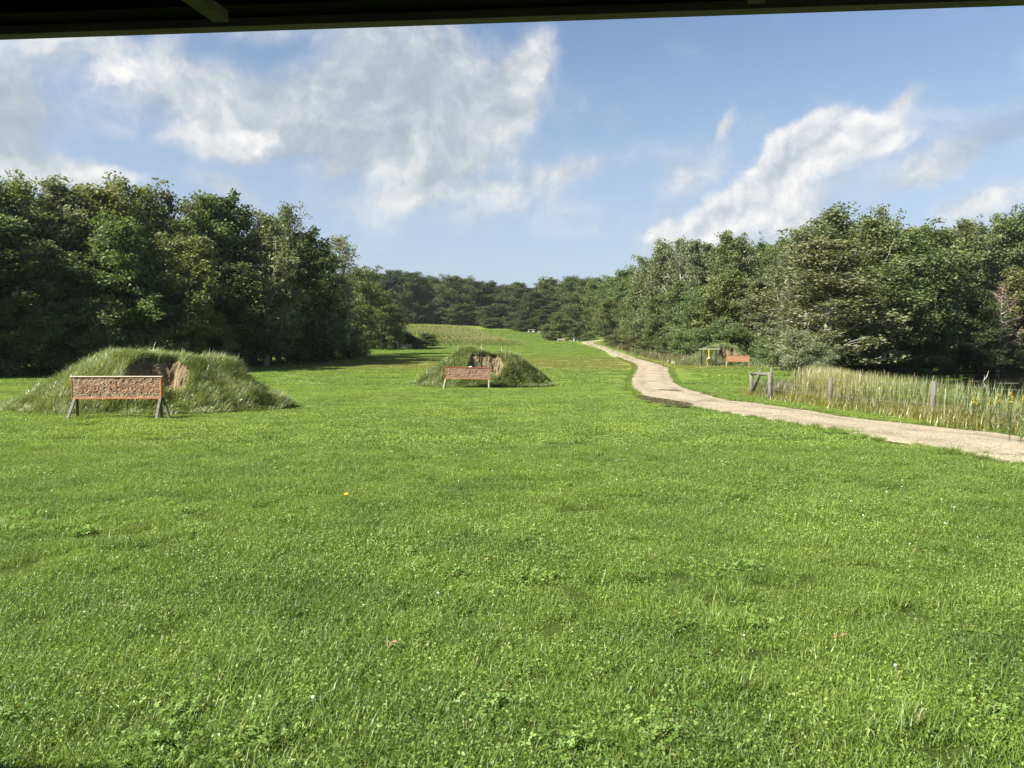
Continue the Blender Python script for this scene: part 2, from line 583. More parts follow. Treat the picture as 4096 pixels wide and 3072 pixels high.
M_GRAVEL, t, out = mat_new("gravel")
g = t.add('ShaderNodeNewGeometry')
pos = g.outputs['Position']
vor = t.add('ShaderNodeTexVoronoi')
t.set(vor.inputs['Vector'], pos)
vor.inputs['Scale'].default_value = 26
nb = t.noise(pos, 0.8, 5, 0.65)
at = t.add('ShaderNodeAttribute', attribute_name='across')
c = t.ramp(t.math('ADD', t.math('MULTIPLY', vor.outputs['Color'], 0.75), t.math('MULTIPLY', nb, 0.3)),
           [(0.15, (0.16, 0.136, 0.092)), (0.5, (0.295, 0.252, 0.178)), (0.95, (0.43, 0.375, 0.275))])
damp = t.math('MULTIPLY', t.mrange(t.noise(pos, 0.45, 4, 0.6), 0.54, 0.66), 0.6)
trk = t.math('ADD', t.mrange(t.math('ABSOLUTE', t.math('SUBTRACT', at.outputs['Fac'], 0.27)), 0.13, 0.03), t.mrange(t.math('ABSOLUTE', t.math('SUBTRACT', at.outputs['Fac'], 0.75)), 0.13, 0.03))
trk = t.math('MULTIPLY', trk, t.mrange(t.noise(pos, 0.3, 3, 0.6), 0.40, 0.62))
damp = t.math('MAXIMUM', damp, t.math('MULTIPLY', trk, 0.45))
edge_ = t.math('MULTIPLY', t.mrange(t.math('ABSOLUTE', t.math('SUBTRACT', at.outputs['Fac'], 0.5)), 0.40, 0.5), t.mrange(t.noise(pos, 1.6, 5, 0.65), 0.42, 0.60))
c = t.mix(edge_, c, (0.10, 0.11, 0.045))
c = t.mix(damp, c, (0.115, 0.088, 0.058))
# worn-in grass crown between the wheel tracks further up the lane
s = t.add('ShaderNodeSeparateXYZ', ins={0: pos})
crown = t.math('MULTIPLY', t.mrange(t.math('ABSOLUTE', t.math('SUBTRACT', at.outputs['Fac'], 0.52)), 0.14, 0.05), t.mrange(s.outputs[1], 85, 120))
crown = t.math('MULTIPLY', crown, t.mrange(t.noise(pos, 0.22, 3, 0.6), 0.42, 0.55))
c = t.mix(crown, c, (0.08, 0.115, 0.03))
p = t.add('ShaderNodeBsdfPrincipled')
t.set(p.inputs['Base Color'], c)
p.inputs['Roughness'].default_value = 0.92
p.inputs['Specular IOR Level'].default_value = 0.2
b = t.add('ShaderNodeBump')
b.inputs['Strength'].default_value = 0.9
b.inputs['Distance'].default_value = 0.03
t.set(b.inputs['Height'], t.math('SUBTRACT', t.math('MULTIPLY', nb, 0.6), vor.outputs['Distance']))
t.l.new(b.outputs[0], p.inputs['Normal'])
t.l.new(p.outputs[0], out.inputs[0])

M_STONE = simple_mat("gravel_stone", (0.15, 0.13, 0.10), (0.34, 0.31, 0.26), 12, 0.9, 0.4, coord='Generated')
M_SOIL = simple_mat("bare_soil", (0.075, 0.057, 0.034), (0.205, 0.162, 0.092), 3.2, 0.95, 1.0, detail=9)
M_BANK = simple_mat("bank_soil_under_grass", (0.045, 0.07, 0.02), (0.09, 0.105, 0.035), 5, 0.95, 0.8)


def water_mat(name, deep, rough, bump):
    m, t, out = mat_new(name)
    g = t.add('ShaderNodeNewGeometry')
    p = t.add('ShaderNodeBsdfPrincipled')
    p.inputs['Base Color'].default_value = rgba(deep)
    p.inputs['Roughness'].default_value = rough
    p.inputs['IOR'].default_value = 1.33
    p.inputs['Specular IOR Level'].default_value = 0.5
    b = t.add('ShaderNodeBump')
    b.inputs['Strength'].default_value = bump
    b.inputs['Distance'].default_value = 0.02
    t.set(b.inputs['Height'], t.noise(g.outputs['Position'], 1.4, 3, 0.5))
    t.l.new(b.outputs[0], p.inputs['Normal'])
    t.l.new(p.outputs[0], out.inputs[0])
    return m


M_POND = water_mat("pond_water", (0.010, 0.013, 0.008), 0.05, 0.25)
M_PUDDLE = water_mat("puddle_water", (0.11, 0.085, 0.05), 0.03, 0.03)

M_WOOD = simple_mat("weathered_wood", (0.075, 0.070, 0.058), (0.165, 0.155, 0.13), 7, 0.85, 0.5, (4, 4, 0.6))
M_OLDWOOD = simple_mat("grey_board_wood", (0.15, 0.135, 0.115), (0.28, 0.255, 0.22), 9, 0.85, 0.4, (1, 1, 5))
M_GREENWOOD = simple_mat("mossy_pale_timber", (0.17, 0.175, 0.115), (0.28, 0.28, 0.20), 8, 0.85, 0.4, (4, 4, .7))
M_ORANGE = simple_mat("orange_paint", (0.25, 0.075, 0.028), (0.38, 0.125, 0.045), 14, 0.75, 0.3)
M_SPRAY = simple_mat('worn_orange_spray', (0.20, 0.135, 0.088), (0.31, 0.11, 0.042), 13, 0.85, 0.5, detail=9)
M_CREAM = simple_mat("sunlit_edge_tone", (0.42, 0.32, 0.22), (0.56, 0.46, 0.34), 14, 0.8, 0.2)  # sunlight on the board's top edge, put into the rail colour
M_DARKSTEEL = simple_mat("blackened_post", (0.012, 0.012, 0.013), (0.03, 0.03, 0.03), 10, 0.7, 0.3)
M_PALEPIPE = simple_mat("pale_pipe", (0.34, 0.35, 0.28), (0.46, 0.46, 0.39), 10, 0.55, 0.1)
M_WHITE = simple_mat("white_paint", (0.48, 0.49, 0.49), (0.60, 0.60, 0.60), 10, 0.6, 0.1)
M_STRAP = simple_mat("yellow_strap", (0.58, 0.32, 0.04), (0.70, 0.44, 0.08), 10, 0.7, 0.1)
M_CONCRETE = simple_mat("grey_concrete", (0.22, 0.22, 0.21), (0.34, 0.34, 0.32), 12, 0.9, 0.3)
M_WIRE = simple_mat("galvanised_wire", (0.30, 0.30, 0.30), (0.46, 0.46, 0.45), 20, 0.45, 0.0, metallic=0.6)
M_ROOFDARK = simple_mat("shade_dark_roof", (0.010, 0.010, 0.012), (0.018, 0.017, 0.018), 6, 0.9, 0.2)  # near-black base colour carries the deep shade under the roof
M_RAFTER = simple_mat("mossy_dark_rafter", (0.17, 0.17, 0.125), (0.24, 0.24, 0.18), 8, 0.9, 0.3, (1, 4, 4))
M_FASCIA = simple_mat("grey_green_fascia", (0.36, 0.32, 0.34), (0.46, 0.42, 0.44), 9, 0.85, 0.3, (.5, 3, 3))


def panel_mat(name, base1, base2, paint, amount):
    """shot-peppered fibre board with the remains of orange paint"""
    m, t, out = mat_new(name)
    tc = t.add('ShaderNodeTexCoord')
    v = tc.outputs['Object']
    n = t.noise(v, 9, 8, 0.75, 1.2)
    n2 = t.noise(t.vmath('ADD', v, (5, 2, 1)), 3.0, 6, 0.65, 0.8)
    c = t.mix(t.mrange(n, 0.35, 0.65), base1, base2)
    c = t.mix(t.math('MULTIPLY', t.mrange(t.math('ADD', t.math('MULTIPLY', n2, 0.6), t.math('MULTIPLY', n, 0.4)), 0.62 - amount, 0.74 - amount), 0.85), c, paint)
    vo = t.add('ShaderNodeTexVoronoi')
    t.set(vo.inputs['Vector'], v)
    vo.inputs['Scale'].default_value = 17
    pick = t.math('GREATER_THAN', t.add('ShaderNodeSeparateColor', ins={0: vo.outputs['Color']}).outputs[0], 0.86)
    hole = t.math('MULTIPLY', t.mrange(vo.outputs['Distance'], 0.30, 0.16), pick)
    c = t.mix(hole, c, (0.55, 0.48, 0.40))
    vo2 = t.add('ShaderNodeTexVoronoi')
    t.set(vo2.inputs['Vector'], t.vmath('ADD', v, (1.3, 2.2, 0.4)))
    vo2.inputs['Scale'].default_value = 22
    pick2 = t.math('GREATER_THAN', t.add('ShaderNodeSeparateColor', ins={0: vo2.outputs['Color']}).outputs[1], 0.6)
    pit = t.math('MULTIPLY', t.mrange(vo2.outputs['Distance'], 0.34, 0.12), pick2)
    c = t.mix(t.math('MULTIPLY', pit, 0.8), c, (0.06, 0.04, 0.025))
    p = t.add('ShaderNodeBsdfPrincipled')
    t.set(p.inputs['Base Color'], c)
    p.inputs['Roughness'].default_value = 0.9
    b = t.add('ShaderNodeBump')
    b.inputs['Strength'].default_value = 1.0
    b.inputs['Distance'].default_value = 0.02
    t.set(b.inputs['Height'], t.math('SUBTRACT', n, t.math('MULTIPLY', pit, 0.7)))
    t.l.new(b.outputs[0], p.inputs['Normal'])
    t.l.new(p.outputs[0], out.inputs[0])
    return m


M_PANEL = panel_mat("peppered_board", (0.13, 0.083, 0.047), (0.285, 0.20, 0.122), (0.30, 0.125, 0.048), 0.035)
M_PANEL2 = panel_mat("peppered_rusty_board", (0.13, 0.075, 0.042), (0.27, 0.185, 0.12), (0.29, 0.105, 0.042), 0.06)
M_PANEL3 = panel_mat("bright_orange_board", (0.29, 0.15, 0.078), (0.38, 0.225, 0.13), (0.40, 0.165, 0.075), 0.15)
M_PANEL4 = panel_mat("grey_brown_board", (0.20, 0.16, 0.13), (0.32, 0.26, 0.21), (0.27, 0.18, 0.13), -0.05)

# ------------------------------------------------------------------ road outline, ground sheet
ROAD_PX = [((4700, 1990), (4960, 1860)), ((4096, 1865), (4300, 1775)), ((3700, 1795), (3880, 1722)), ((3511, 1761), (3650, 1700)), ((3246, 1712), (3365, 1666)),
           ((3050, 1680), (3240, 1645)), ((2902, 1660), (3100, 1624)), ((2776, 1634), (2910, 1600)), ((2690, 1612), (2830, 1577)), ((2600, 1592), (2768, 1560)), ((2545, 1574), (2715, 1536)),
           ((2512, 1545), (2699, 1512)), ((2524, 1503), (2686, 1491)), ((2540, 1466), (2676, 1470)), ((2508, 1447), (2605, 1448)),
           ((2440, 1421), (2530, 1427)), ((2428, 1411), (2492, 1413)), ((2404, 1397), (2455, 1402)), ((2345, 1379), (2405, 1383)),
           ((2325, 1372), (2375, 1374)), ((2345, 1365), (2385, 1366.5)), ((2400, 1359), (2425, 1360))]
RL = np.array([on_ground(*a) for a, b in ROAD_PX])
RR = np.array([on_ground(*b) for a, b in ROAD_PX])
# carry the lane on behind the viewer on the right
RL = np.vstack([[(7.9, -30)], [(7.75, 4)], RL[1:]])
RR = np.vstack([[(11.2, -30)], [(11.0, 4)], RR[1:]])


def resample(P, n):
    d = np.concatenate([[0], np.cumsum(np.linalg.norm(np.diff(P, axis=0), axis=1))])
    return d


def smooth_pair(A, B, per=10):
    m = (A + B) / 2
    L = np.concatenate([[0], np.cumsum(np.linalg.norm(np.diff(m, axis=0), axis=1))])
    s = np.unique(np.concatenate([np.linspace(L[i], L[i + 1], max(2, min(40, int((L[i + 1] - L[i]) / 0.5)))) for i in range(len(L) - 1)]))
    def cr(P):
        out = np.zeros((len(s), 2))
        for k in range(2):
            dP = np.gradient(P[:, k], L)
            i = np.clip(np.searchsorted(L, s) - 1, 0, len(L) - 2)
            h = L[i + 1] - L[i]
            u = (s - L[i]) / h
            d0 = np.clip(dP[i], -2, 2)
            d1 = np.clip(dP[i + 1], -2, 2)
            out[:, k] = (2 * u**3 - 3 * u**2 + 1) * P[i, k] + (u**3 - 2 * u**2 + u) * h * d0 + (-2 * u**3 + 3 * u**2) * P[i + 1, k] + (u**3 - u**2) * h * d1
        return out
    return cr(A), cr(B), s


SL, SR, SS = smooth_pair(RL, RR)
wob = lambda s, k: 0.10 * np.sin(s * 1.7 + k) + 0.07 * np.sin(s * 4.3 + 2 * k) + 0.05 * np.sin(s * 9.1 + k)
wv = (SR - SL) / (np.linalg.norm(SR - SL, axis=1)[:, None] + 1e-6)
SLw = SL + wv * wob(SS, 0.4)[:, None]
SRw = SR + wv * wob(SS, 2.1)[:, None]
ROAD_POLY = np.vstack([SLw, SRw[::-1]])
NC = 15
us = np.linspace(0, 1, NC)
RV = SLw[:, None, :] * (1 - us)[None, :, None] + SRw[:, None, :] * us[None, :, None]
across = np.broadcast_to(us, RV.shape[:2]).ravel()
P2 = RV.reshape(-1, 2)
zz = terrain(P2[:, 0], P2[:, 1]) + 0.03 + 0.035 * np.sin(across * math.pi) + 0.012 * np.sin(P2[:, 0] * 3.1) * np.sin(P2[:, 1] * 2.3)
# two worn wheel tracks
zz -= 0.03 * np.exp(-((across - 0.27) / 0.09) ** 2) + 0.03 * np.exp(-((across - 0.75) / 0.09) ** 2)
zz = np.where((across < 0.001) | (across > 0.999), terrain(P2[:, 0], P2[:, 1]) - 0.05, zz)
idx = np.arange(len(P2)).reshape(-1, NC)
quads = np.stack([idx[:-1, :-1], idx[:-1, 1:], idx[1:, 1:], idx[1:, :-1]], -1).reshape(-1, 4)
put("gravel_road", mesh_from("gravel_road", np.column_stack([P2, zz]), quads, M_GRAVEL, True, {'across': across}), kind='structure')

PUDDLES = []


def puddle(pxs, off):
    P = np.array([on_ground(*p) for p in pxs])
    Q = []
    n = len(P)
    for i in range(n):
        for u in np.linspace(0, 1, 6, endpoint=False):
            q = P[i] * (1 - u) + P[(i + 1) % n] * u
            Q.append(q + rng.normal(0, 0.035, 2))
    Q = np.array(Q)
    PUDDLES.append(Q)
    z = float(np.median(terrain(Q[:, 0], Q[:, 1]))) + off
    c = Q.mean(0)
    V = np.vstack([np.column_stack([Q, np.full(len(Q), z)]), [[c[0], c[1], z]]])
    m = len(Q)
    put("puddle", mesh_from("puddle", V, np.array([(m, i, (i + 1) % m) for i in range(m)]), M_PUDDLE), kind='structure')


puddle([(2545, 1578), (2600, 1590), (2690, 1604), (2760, 1617), (2782, 1624), (2750, 1632), (2660, 1629), (2595, 1613), (2535, 1597)], 0.04)
puddle([(2628, 1562.5), (2680, 1563), (2726, 1566), (2715, 1568.5), (2670, 1568.5), (2640, 1566)], 0.072)

gx = np.unique(np.concatenate([np.linspace(-600, -80, 22), np.arange(-80, -20, 2.0), np.arange(-20, 26, 0.8), np.arange(26, 80, 2.0), np.linspace(80, 600, 22)]))
gy = np.unique(np.concatenate([np.linspace(-120, -10, 8), np.arange(-10, 60, 0.8), np.arange(60, 140, 1.6), np.arange(140, 420, 4.0), np.linspace(420, 1100, 20)]))
GX, GY = np.meshgrid(gx, gy)
GZ = terrain(GX, GY)
idx = np.arange(GX.size).reshape(GX.shape)
quads = np.stack([idx[:-1, :-1], idx[:-1, 1:], idx[1:, 1:], idx[1:, :-1]], -1).reshape(-1, 4)
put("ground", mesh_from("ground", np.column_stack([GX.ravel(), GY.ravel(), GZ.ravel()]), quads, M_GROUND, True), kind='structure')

pc = POND.mean(0)
pv = [(x + (1.8 if x > pc[0] else -1.8), y + (1.8 if y > pc[1] else -1.8), WATER_Z) for x, y in POND]
pv.append((80, 50, WATER_Z))
n = len(POND)
put("pond_water", mesh_from("pond_water", pv, np.array([(n, i, (i + 1) % n) for i in range(n)]), M_POND), kind='structure')

# ------------------------------------------------------------------ blades and leaves
def blades(P, H, W, az, lean, rg, segs=3, curve=1.0):
    """curved tapering strips; P (n,3) roots. Returns verts, quads, tris, tint"""
    n = len(P)
    D = np.stack([np.cos(az), np.sin(az), np.zeros(n)], 1)
    S = np.stack([-np.sin(az + rg.normal(0, 0.7, n)), np.cos(az), np.zeros(n)], 1)
    S /= np.linalg.norm(S, axis=1)[:, None]
    rows = []
    for i in range(segs + 1):
        u = i / segs
        hor = lean * H * (0.25 * u + 0.75 * u ** (1.0 + curve))
        ver = H * u * np.sqrt(np.clip(1 - (lean * u ** 1.3) ** 2 * 0.75, 0.05, 1))
        c = P + D * hor[:, None] + np.array([0, 0, 1.0]) * ver[:, None]
        if i < segs:
            w = W * (1 - 0.75 * u ** 1.6)
            rows.append(np.stack([c - S * (w / 2)[:, None], c + S * (w / 2)[:, None]], 1))
        else:
            rows.append(c[:, None, :])
    V = np.concatenate(rows, 1)
    k = 2 * segs + 1
    base = (np.arange(n) * k)[:, None]
    q = np.concatenate([base + np.array([[2 * i, 2 * i + 1, 2 * i + 3, 2 * i + 2]]) for i in range(segs - 1)]) if segs > 1 else np.zeros((0, 4), int)
    t3 = base + np.array([[2 * segs - 2, 2 * segs - 1, 2 * segs]])
    return V.reshape(-1, 3), q, t3, k


def leafs(C, L, W, rg, up=0.6, dirz=0.0, fold=0.12):
    """folded diamond leaves at centres C"""
    n = len(C)
    d = rg.normal(0, 1, (n, 3))
    d[:, 2] = d[:, 2] * 0.55 + dirz
    d /= np.linalg.norm(d, axis=1)[:, None]
    u = rg.normal(0, 1, (n, 3))
    u[:, 2] += up * 2
    s = np.cross(d, u)
    s /= np.linalg.norm(s, axis=1)[:, None] + 1e-9
    nn = np.cross(s, d)
    L = np.broadcast_to(L, (n,))[:, None]
    W = np.broadcast_to(W, (n,))[:, None]
    p0 = C - d * L * 0.5
    p2 = C + d * L * 0.5
    m = C - d * L * 0.06 + nn * W * fold
    V = np.stack([p0, m + s * W * 0.5, p2, m - s * W * 0.5], 1).reshape(-1, 3)
    q = np.arange(n * 4).reshape(n, 4)
    return V, q


def rnd_tint(n, k, rg, lo=0.0, hi=1.0):
    return np.repeat(rg.uniform(lo, hi, n), k)


proto_col = bpy.data.collections.new("scatter_sources")      # not linked: only read by the scatter objects


def source(name, me):
    o = bpy.data.objects.new(name, me)
    return o


def scatter(name, P, rot, sc, which, sources, tilt=None, **props):
    """one object of stuff: sources instanced on points by geometry nodes"""
    P = np.asarray(P, np.float32)
    c = bpy.data.collections.new(name + "_sources")
    for i, s in enumerate(sources):
        s.name = "%s_source_%s" % (name, "abcdefghijklmnop"[i])
        c.objects.link(s)
    me = bpy.data.meshes.new(name)
    me.vertices.add(len(P))
    me.vertices.foreach_set("co", P.ravel())
    for k, a, ty in (('rot', rot, 'FLOAT'), ('sc', sc, 'FLOAT'), ('which', which, 'INT')):
        at = me.attributes.new(k, ty, 'POINT')
        at.data.foreach_set("value", np.asarray(a, np.float32 if ty == 'FLOAT' else np.int32))
    me.update()
    o = put(name, me, kind='stuff', **props)
    ng = bpy.data.node_groups.new(name + "_scatter", 'GeometryNodeTree')
    ng.interface.new_socket("Geometry", in_out='INPUT', socket_type='NodeSocketGeometry')
    ng.interface.new_socket("Geometry", in_out='OUTPUT', socket_type='NodeSocketGeometry')
    N, L = ng.nodes, ng.links
    gi, go = N.new('NodeGroupInput'), N.new('NodeGroupOutput')
    ip = N.new('GeometryNodeInstanceOnPoints')
    ci = N.new('GeometryNodeCollectionInfo')
    ci.inputs['Collection'].default_value = c
    ci.inputs['Separate Children'].default_value = True
    ci.inputs['Reset Children'].default_value = True

    def attr(nm, ty):
        a = N.new('GeometryNodeInputNamedAttribute')
        a.data_type = ty
        a.inputs['Name'].default_value = nm
        return a.outputs[0]
    cx = N.new('ShaderNodeCombineXYZ')
    L.new(attr('rot', 'FLOAT'), cx.inputs[2])
    L.new(gi.outputs[0], ip.inputs['Points'])
    L.new(ci.outputs[0], ip.inputs['Instance'])
    ip.inputs['Pick Instance'].default_value = True
    L.new(attr('which', 'INT'), ip.inputs['Instance Index'])
    L.new(cx.outputs[0], ip.inputs['Rotation'])
    L.new(attr('sc', 'FLOAT'), ip.inputs['Scale'])
    L.new(ip.outputs[0], go.inputs[0])
    md = o.modifiers.new("scatter", 'NODES')
    md.node_group = ng
    return o


def grass_patch(size, n, hmin, hmax, w, seed, segs=3, mat=None, lean=(0.15, 0.9), bits=0, bit=0.009):
    rg = np.random.default_rng(seed)
    P = np.column_stack([rg.uniform(-size / 2, size / 2, (n, 2)), np.full(n, -0.01)])
    # clumping
    k = max(4, n // 40)
    cc = rg.uniform(-size / 2, size / 2, (k, 2))
    hh = rg.uniform(0.6, 1.25, k)
    aa = rg.uniform(0, 6.283, k)
    ci = rg.integers(0, k, n)
    pull = rg.uniform(0, 0.5, n)[:, None]
    P[:, :2] = P[:, :2] * (1 - pull) + cc[ci] * pull
    H = rg.uniform(hmin, hmax, n) * rg.choice([0.6, 1, 1, 1.25], n) * hh[ci]
    az = np.where(rg.uniform(0, 1, n) < 0.5, aa[ci] + rg.normal(0, 0.8, n), rg.uniform(0, 6.283, n))
    V, q, t3, kk = blades(P, H, rg.uniform(0.6, 1.4, n) * w, az, rg.uniform(lean[0], lean[1], n), rg, segs)
    tint = np.repeat(np.clip(rg.normal(0.48, 0.26, n), 0, 0.999), kk)
    qs = [q, t3]
    if bits:
        # little round leaves mixed through the sward
        C = np.column_stack([rg.uniform(-size / 2, size / 2, (bits, 2)), rg.uniform(hmin * 0.5, hmax * 0.95, bits)])
        L = rg.uniform(0.6, 1.5, bits) * bit
        v, q2 = leafs(C, L * 1.5, L, rg, 0.9)
        qs = [np.concatenate([q, q2 + len(V)]), t3]
        V = np.vstack([V, v])
        tint = np.concatenate([tint, np.repeat(np.clip(rg.normal(0.68, 0.2, bits), 0, .92), 4)])
    return mesh_from("grass_patch", V, qs, mat or M_GRASS, False, {'tint': tint})


def clover_patch(size, n, seed):
    rg = np.random.default_rng(seed)
    V, Q, T = [], [], []
    cnt = 0
    for i in range(n):
        r = size / 2 * abs(rg.normal(0, 0.62))
        a = rg.uniform(0, 6.283)
        c = np.array([r * math.cos(a), r * math.sin(a), rg.uniform(0.025, 0.065)])
        rad = rg.uniform(0.005, 0.0095)
        tilt = rg.normal(0, 0.35, 2)
        a0 = rg.uniform(0, 6.283)
        tv = rg.uniform(0.1, 1)
        for j in range(3):
            b = a0 + j * 2.094
            d = np.array([math.cos(b), math.sin(b), 0])
            s = np.array([-math.sin(b), math.cos(b), 0])
            pts = [c, c + d * rad * 0.9 + s * rad * 0.75, c + d * rad * 1.75, c + d * rad * 0.9 - s * rad * 0.75]
            pts = [p + np.array([0, 0, (p[0] - c[0]) * tilt[0] + (p[1] - c[1]) * tilt[1]]) for p in pts]
            V += pts
            Q.append((cnt, cnt + 1, cnt + 2, cnt + 3))
            T += [tv] * 4
            cnt += 4
    return mesh_from("clover_patch", np.array(V), np.array(Q), M_CLOVER, False, {'tint': np.array(T)})


def rosette(seed, n=9, L=0.10):
    """flat broad-leaved lawn weed"""
    rg = np.random.default_rng(seed)
    V, Q, T = [], [], []
    cnt = 0
    for i in range(n):
        a = i * 2.4 + rg.normal(0, 0.2)
        d = np.array([math.cos(a), math.sin(a), 0])
        s = np.array([-math.sin(a), math.cos(a), 0])
        l = L * rg.uniform(0.6, 1.15)
        w = l * rg.uniform(0.30, 0.45)
        rise = rg.uniform(0.15, 0.55)
        prof = [(0, 0.12, 0.015), (0.35, 0.8, rise * 0.45), (0.65, 1.0, rise * 0.62), (0.88, 0.55, rise * 0.55), (1.0, 0.06, rise * 0.42)]
        tv = rg.uniform(0.2, 1)
        for u, ww, h in prof:
            c = d * l * u + np.array([0, 0, h * l + 0.012])
            V += [c - s * w * ww / 2, c + np.array([0, 0, -0.08 * w]), c + s * w * ww / 2]
            T += [tv] * 3
        for k in range(4):
            b = cnt + 3 * k
            Q += [(b, b + 1, b + 4, b + 3), (b + 1, b + 2, b + 5, b + 4)]
        cnt += 15
    return mesh_from("broad_leaf_weed", np.array(V), np.array(Q), M_CLOVER, True, {'tint': np.array(T)})


def flower_head(seed, r=0.0085, h=0.066):
    rg = np.random.default_rng(seed)
    mb = MB()
    top = np.array([rg.normal(0, 0.01), rg.normal(0, 0.01), h])
    mb.tube([(0, 0, 0), top * (0.5, 0.5, 0.5) + (0.004, 0, 0), top], [0.0012, 0.001, 0.001], 3)
    me1 = mb
    ring = []
    pts = [top + np.array([0, 0, r * 0.9])]
    for i, (zz_, rr) in enumerate([(0.5, .8), (0.0, 1.0), (-0.5, .7)]):
        for j in range(7):
            a = j * 0.8976 + i * 0.45
            k = rr * r * rg.uniform(0.8, 1.15)
            pts.append(top + np.array([k * math.cos(a), k * math.sin(a), zz_ * r]))
    pts.append(top - np.array([0, 0, r * 0.8]))
    tr = [(0, 1 + j, 1 + (j + 1) % 7) for j in range(7)]
    q = []
    for i in range(2):
        for j in range(7):
            q.append((1 + i * 7 + j, 8 + i * 7 + j, 8 + i * 7 + (j + 1) % 7, 1 + i * 7 + (j + 1) % 7))
    tr += [(22, 15 + (j + 1) % 7, 15 + j) for j in range(7)]
    mb.raw(pts, q, tr)
    return mb.mesh("clover_flower", M_PETAL)


# ------------------------------------------------------------------ lawn
CORN = np.array([(3.5, 177), (-4, 240), (-16, 326), (-46, 338), (-86, 346), (-86, 205), (-37, 177)], float)
MOUNDS = [dict(c=(-11.7, 24.6), a=4.25, b=3.0, h=1.60, cr=(-10.75, 22.75), ra=1.38, rb=1.5, fl=.62),
          dict(c=(-1.6, 44.0), a=4.0, b=2.9, h=1.82, cr=(-1.5, 42.2), ra=1.45, rb=1.6, fl=.50),
          dict(c=(23.1, 84.6), a=4.1, b=2.6, h=1.95, cr=(23.9, 82.7), ra=1.9, rb=1.5, fl=.5)]


def in_mound(P, k=0.93):
    r = np.zeros(len(P), bool)
    for m in MOUNDS:
        r |= ((P[:, 0] - m['c'][0]) / (m['a'] * k)) ** 2 + ((P[:, 1] - m['c'][1]) / (m['b'] * k)) ** 2 < 1
    return r


def lawn_ok(P, margin=0.0):
    ok = ~inside(P, ROAD_POLY)
    for q in PUDDLES:
        ok &= ~inside(P, q) & (seg_dist(P, q) > 0.25)
    ok &= ~in_mound(P)
    ok &= terrain(P[:, 0], P[:, 1]) > -0.1
    ok &= ~((P[:, 0] > 10.6) & (P[:, 1] < 36) & (P[:, 1] > 6))
    return ok


def wedge(y0, y1, step, rg, extra=1.5, jit=0.5):
    out = []
    y = y0
    while y < y1:
        w = 0.70 * y + extra
        xs = np.arange(-w, w + step, step)
        out.append(np.column_stack([xs + rg.uniform(-jit, jit, len(xs)) * step, y + rg.uniform(-jit, jit, len(xs)) * step]))
        y += step
    return np.concatenate(out)


lawn_src = [source("grass", grass_patch(0.5, 2500, 0.03, 0.08, 0.0038, s, 3, None, (0.4, 1.22), 300, 0.0085)) for s in (1, 2, 3, 4)]
lawn_src += [source("grass", grass_patch(1.0, 1900, 0.035, 0.075, 0.0090, s, 2, None, (0.3, 1.15), 500, 0.017)) for s in (5, 6, 7)]
lawn_src += [source("grass", grass_patch(2.2, 2200, 0.04, 0.085, 0.024, s, 2, None, (0.3, 1.1), 260, 0.035)) for s in (8, 9)]
lawn_src += [source("grass", grass_patch(0.28, 260, 0.07, 0.15, 0.0050, s, 4, None, (0.4, 1.0))) for s in (10, 11)]
rg = np.random.default_rng(5)
parts = []
for y0, y1, step, ids in ((1.6, 14, 0.31, (0, 1, 2, 3)), (14, 44, 0.62, (4, 5, 6)), (44, 175, 1.7, (7, 8)), (175, 335, 2.5, (7, 8))):
    P = wedge(y0, y1, step, rg)
    P = P[lawn_ok(P) & (rg.uniform(0, 1, len(P)) > (0.07 if y0 < 10 else 0.04))]
    P = P[seg_dist(P, ROAD_POLY) > {1.6: 0.18, 14: 0.42, 44: 0.95, 175: 1.6}[y0]]
    if y0 == 175:
        P = P[(P[:, 0] > -95) & (P[:, 0] < 45) & ~inside(P, CORN)]
    lo = np.sin(P[:, 0] * 0.9 + 1.3 * np.sin(P[:, 1] * 0.6)) * np.sin(P[:, 1] * 0.8 + P[:, 0] * 0.3)
    parts.append((P, rg.uniform(0, 6.283, len(P)), (1.55 if y0 == 175 else 1.0) * (0.98 + 0.16 * lo + rg.normal(0, 0.09, len(P))).clip(0.6, 1.9), rg.choice(ids, len(P))))
# longer tufts
P = wedge(2.0, 20, 0.75, rg)
P = P[lawn_ok(P) & (rg.uniform(0, 1, len(P)) < 0.34)]
parts.append((P, rg.uniform(0, 6.283, len(P)), rg.uniform(0.6, 1.15, len(P)), rg.choice((9, 10), len(P))))
# tufts creeping over the lane edges
e1 = np.vstack([SLw, SRw])
e1 = e1[(e1[:, 1] > 6) & (e1[:, 1] < 110)]
P = np.repeat(e1, 5, 0)
P = P + rg.normal(0, 0.11, P.shape)
for q in PUDDLES:
    P = P[~inside(P, q) & (seg_dist(P, q) > 0.45)]
parts.append((P, rg.uniform(0, 6.283, len(P)), rg.uniform(0.5, 1.15, len(P)) * np.interp(P[:, 1], [10, 60, 110], [0.85, 1.0, 1.4]), rg.choice((9, 10), len(P))))
P = np.concatenate([p[0] for p in parts])
scatter("lawn_grass", np.column_stack([P, terrain(P[:, 0], P[:, 1])]), *[np.concatenate([p[i] for p in parts]) for i in (1, 2, 3)], lawn_src)

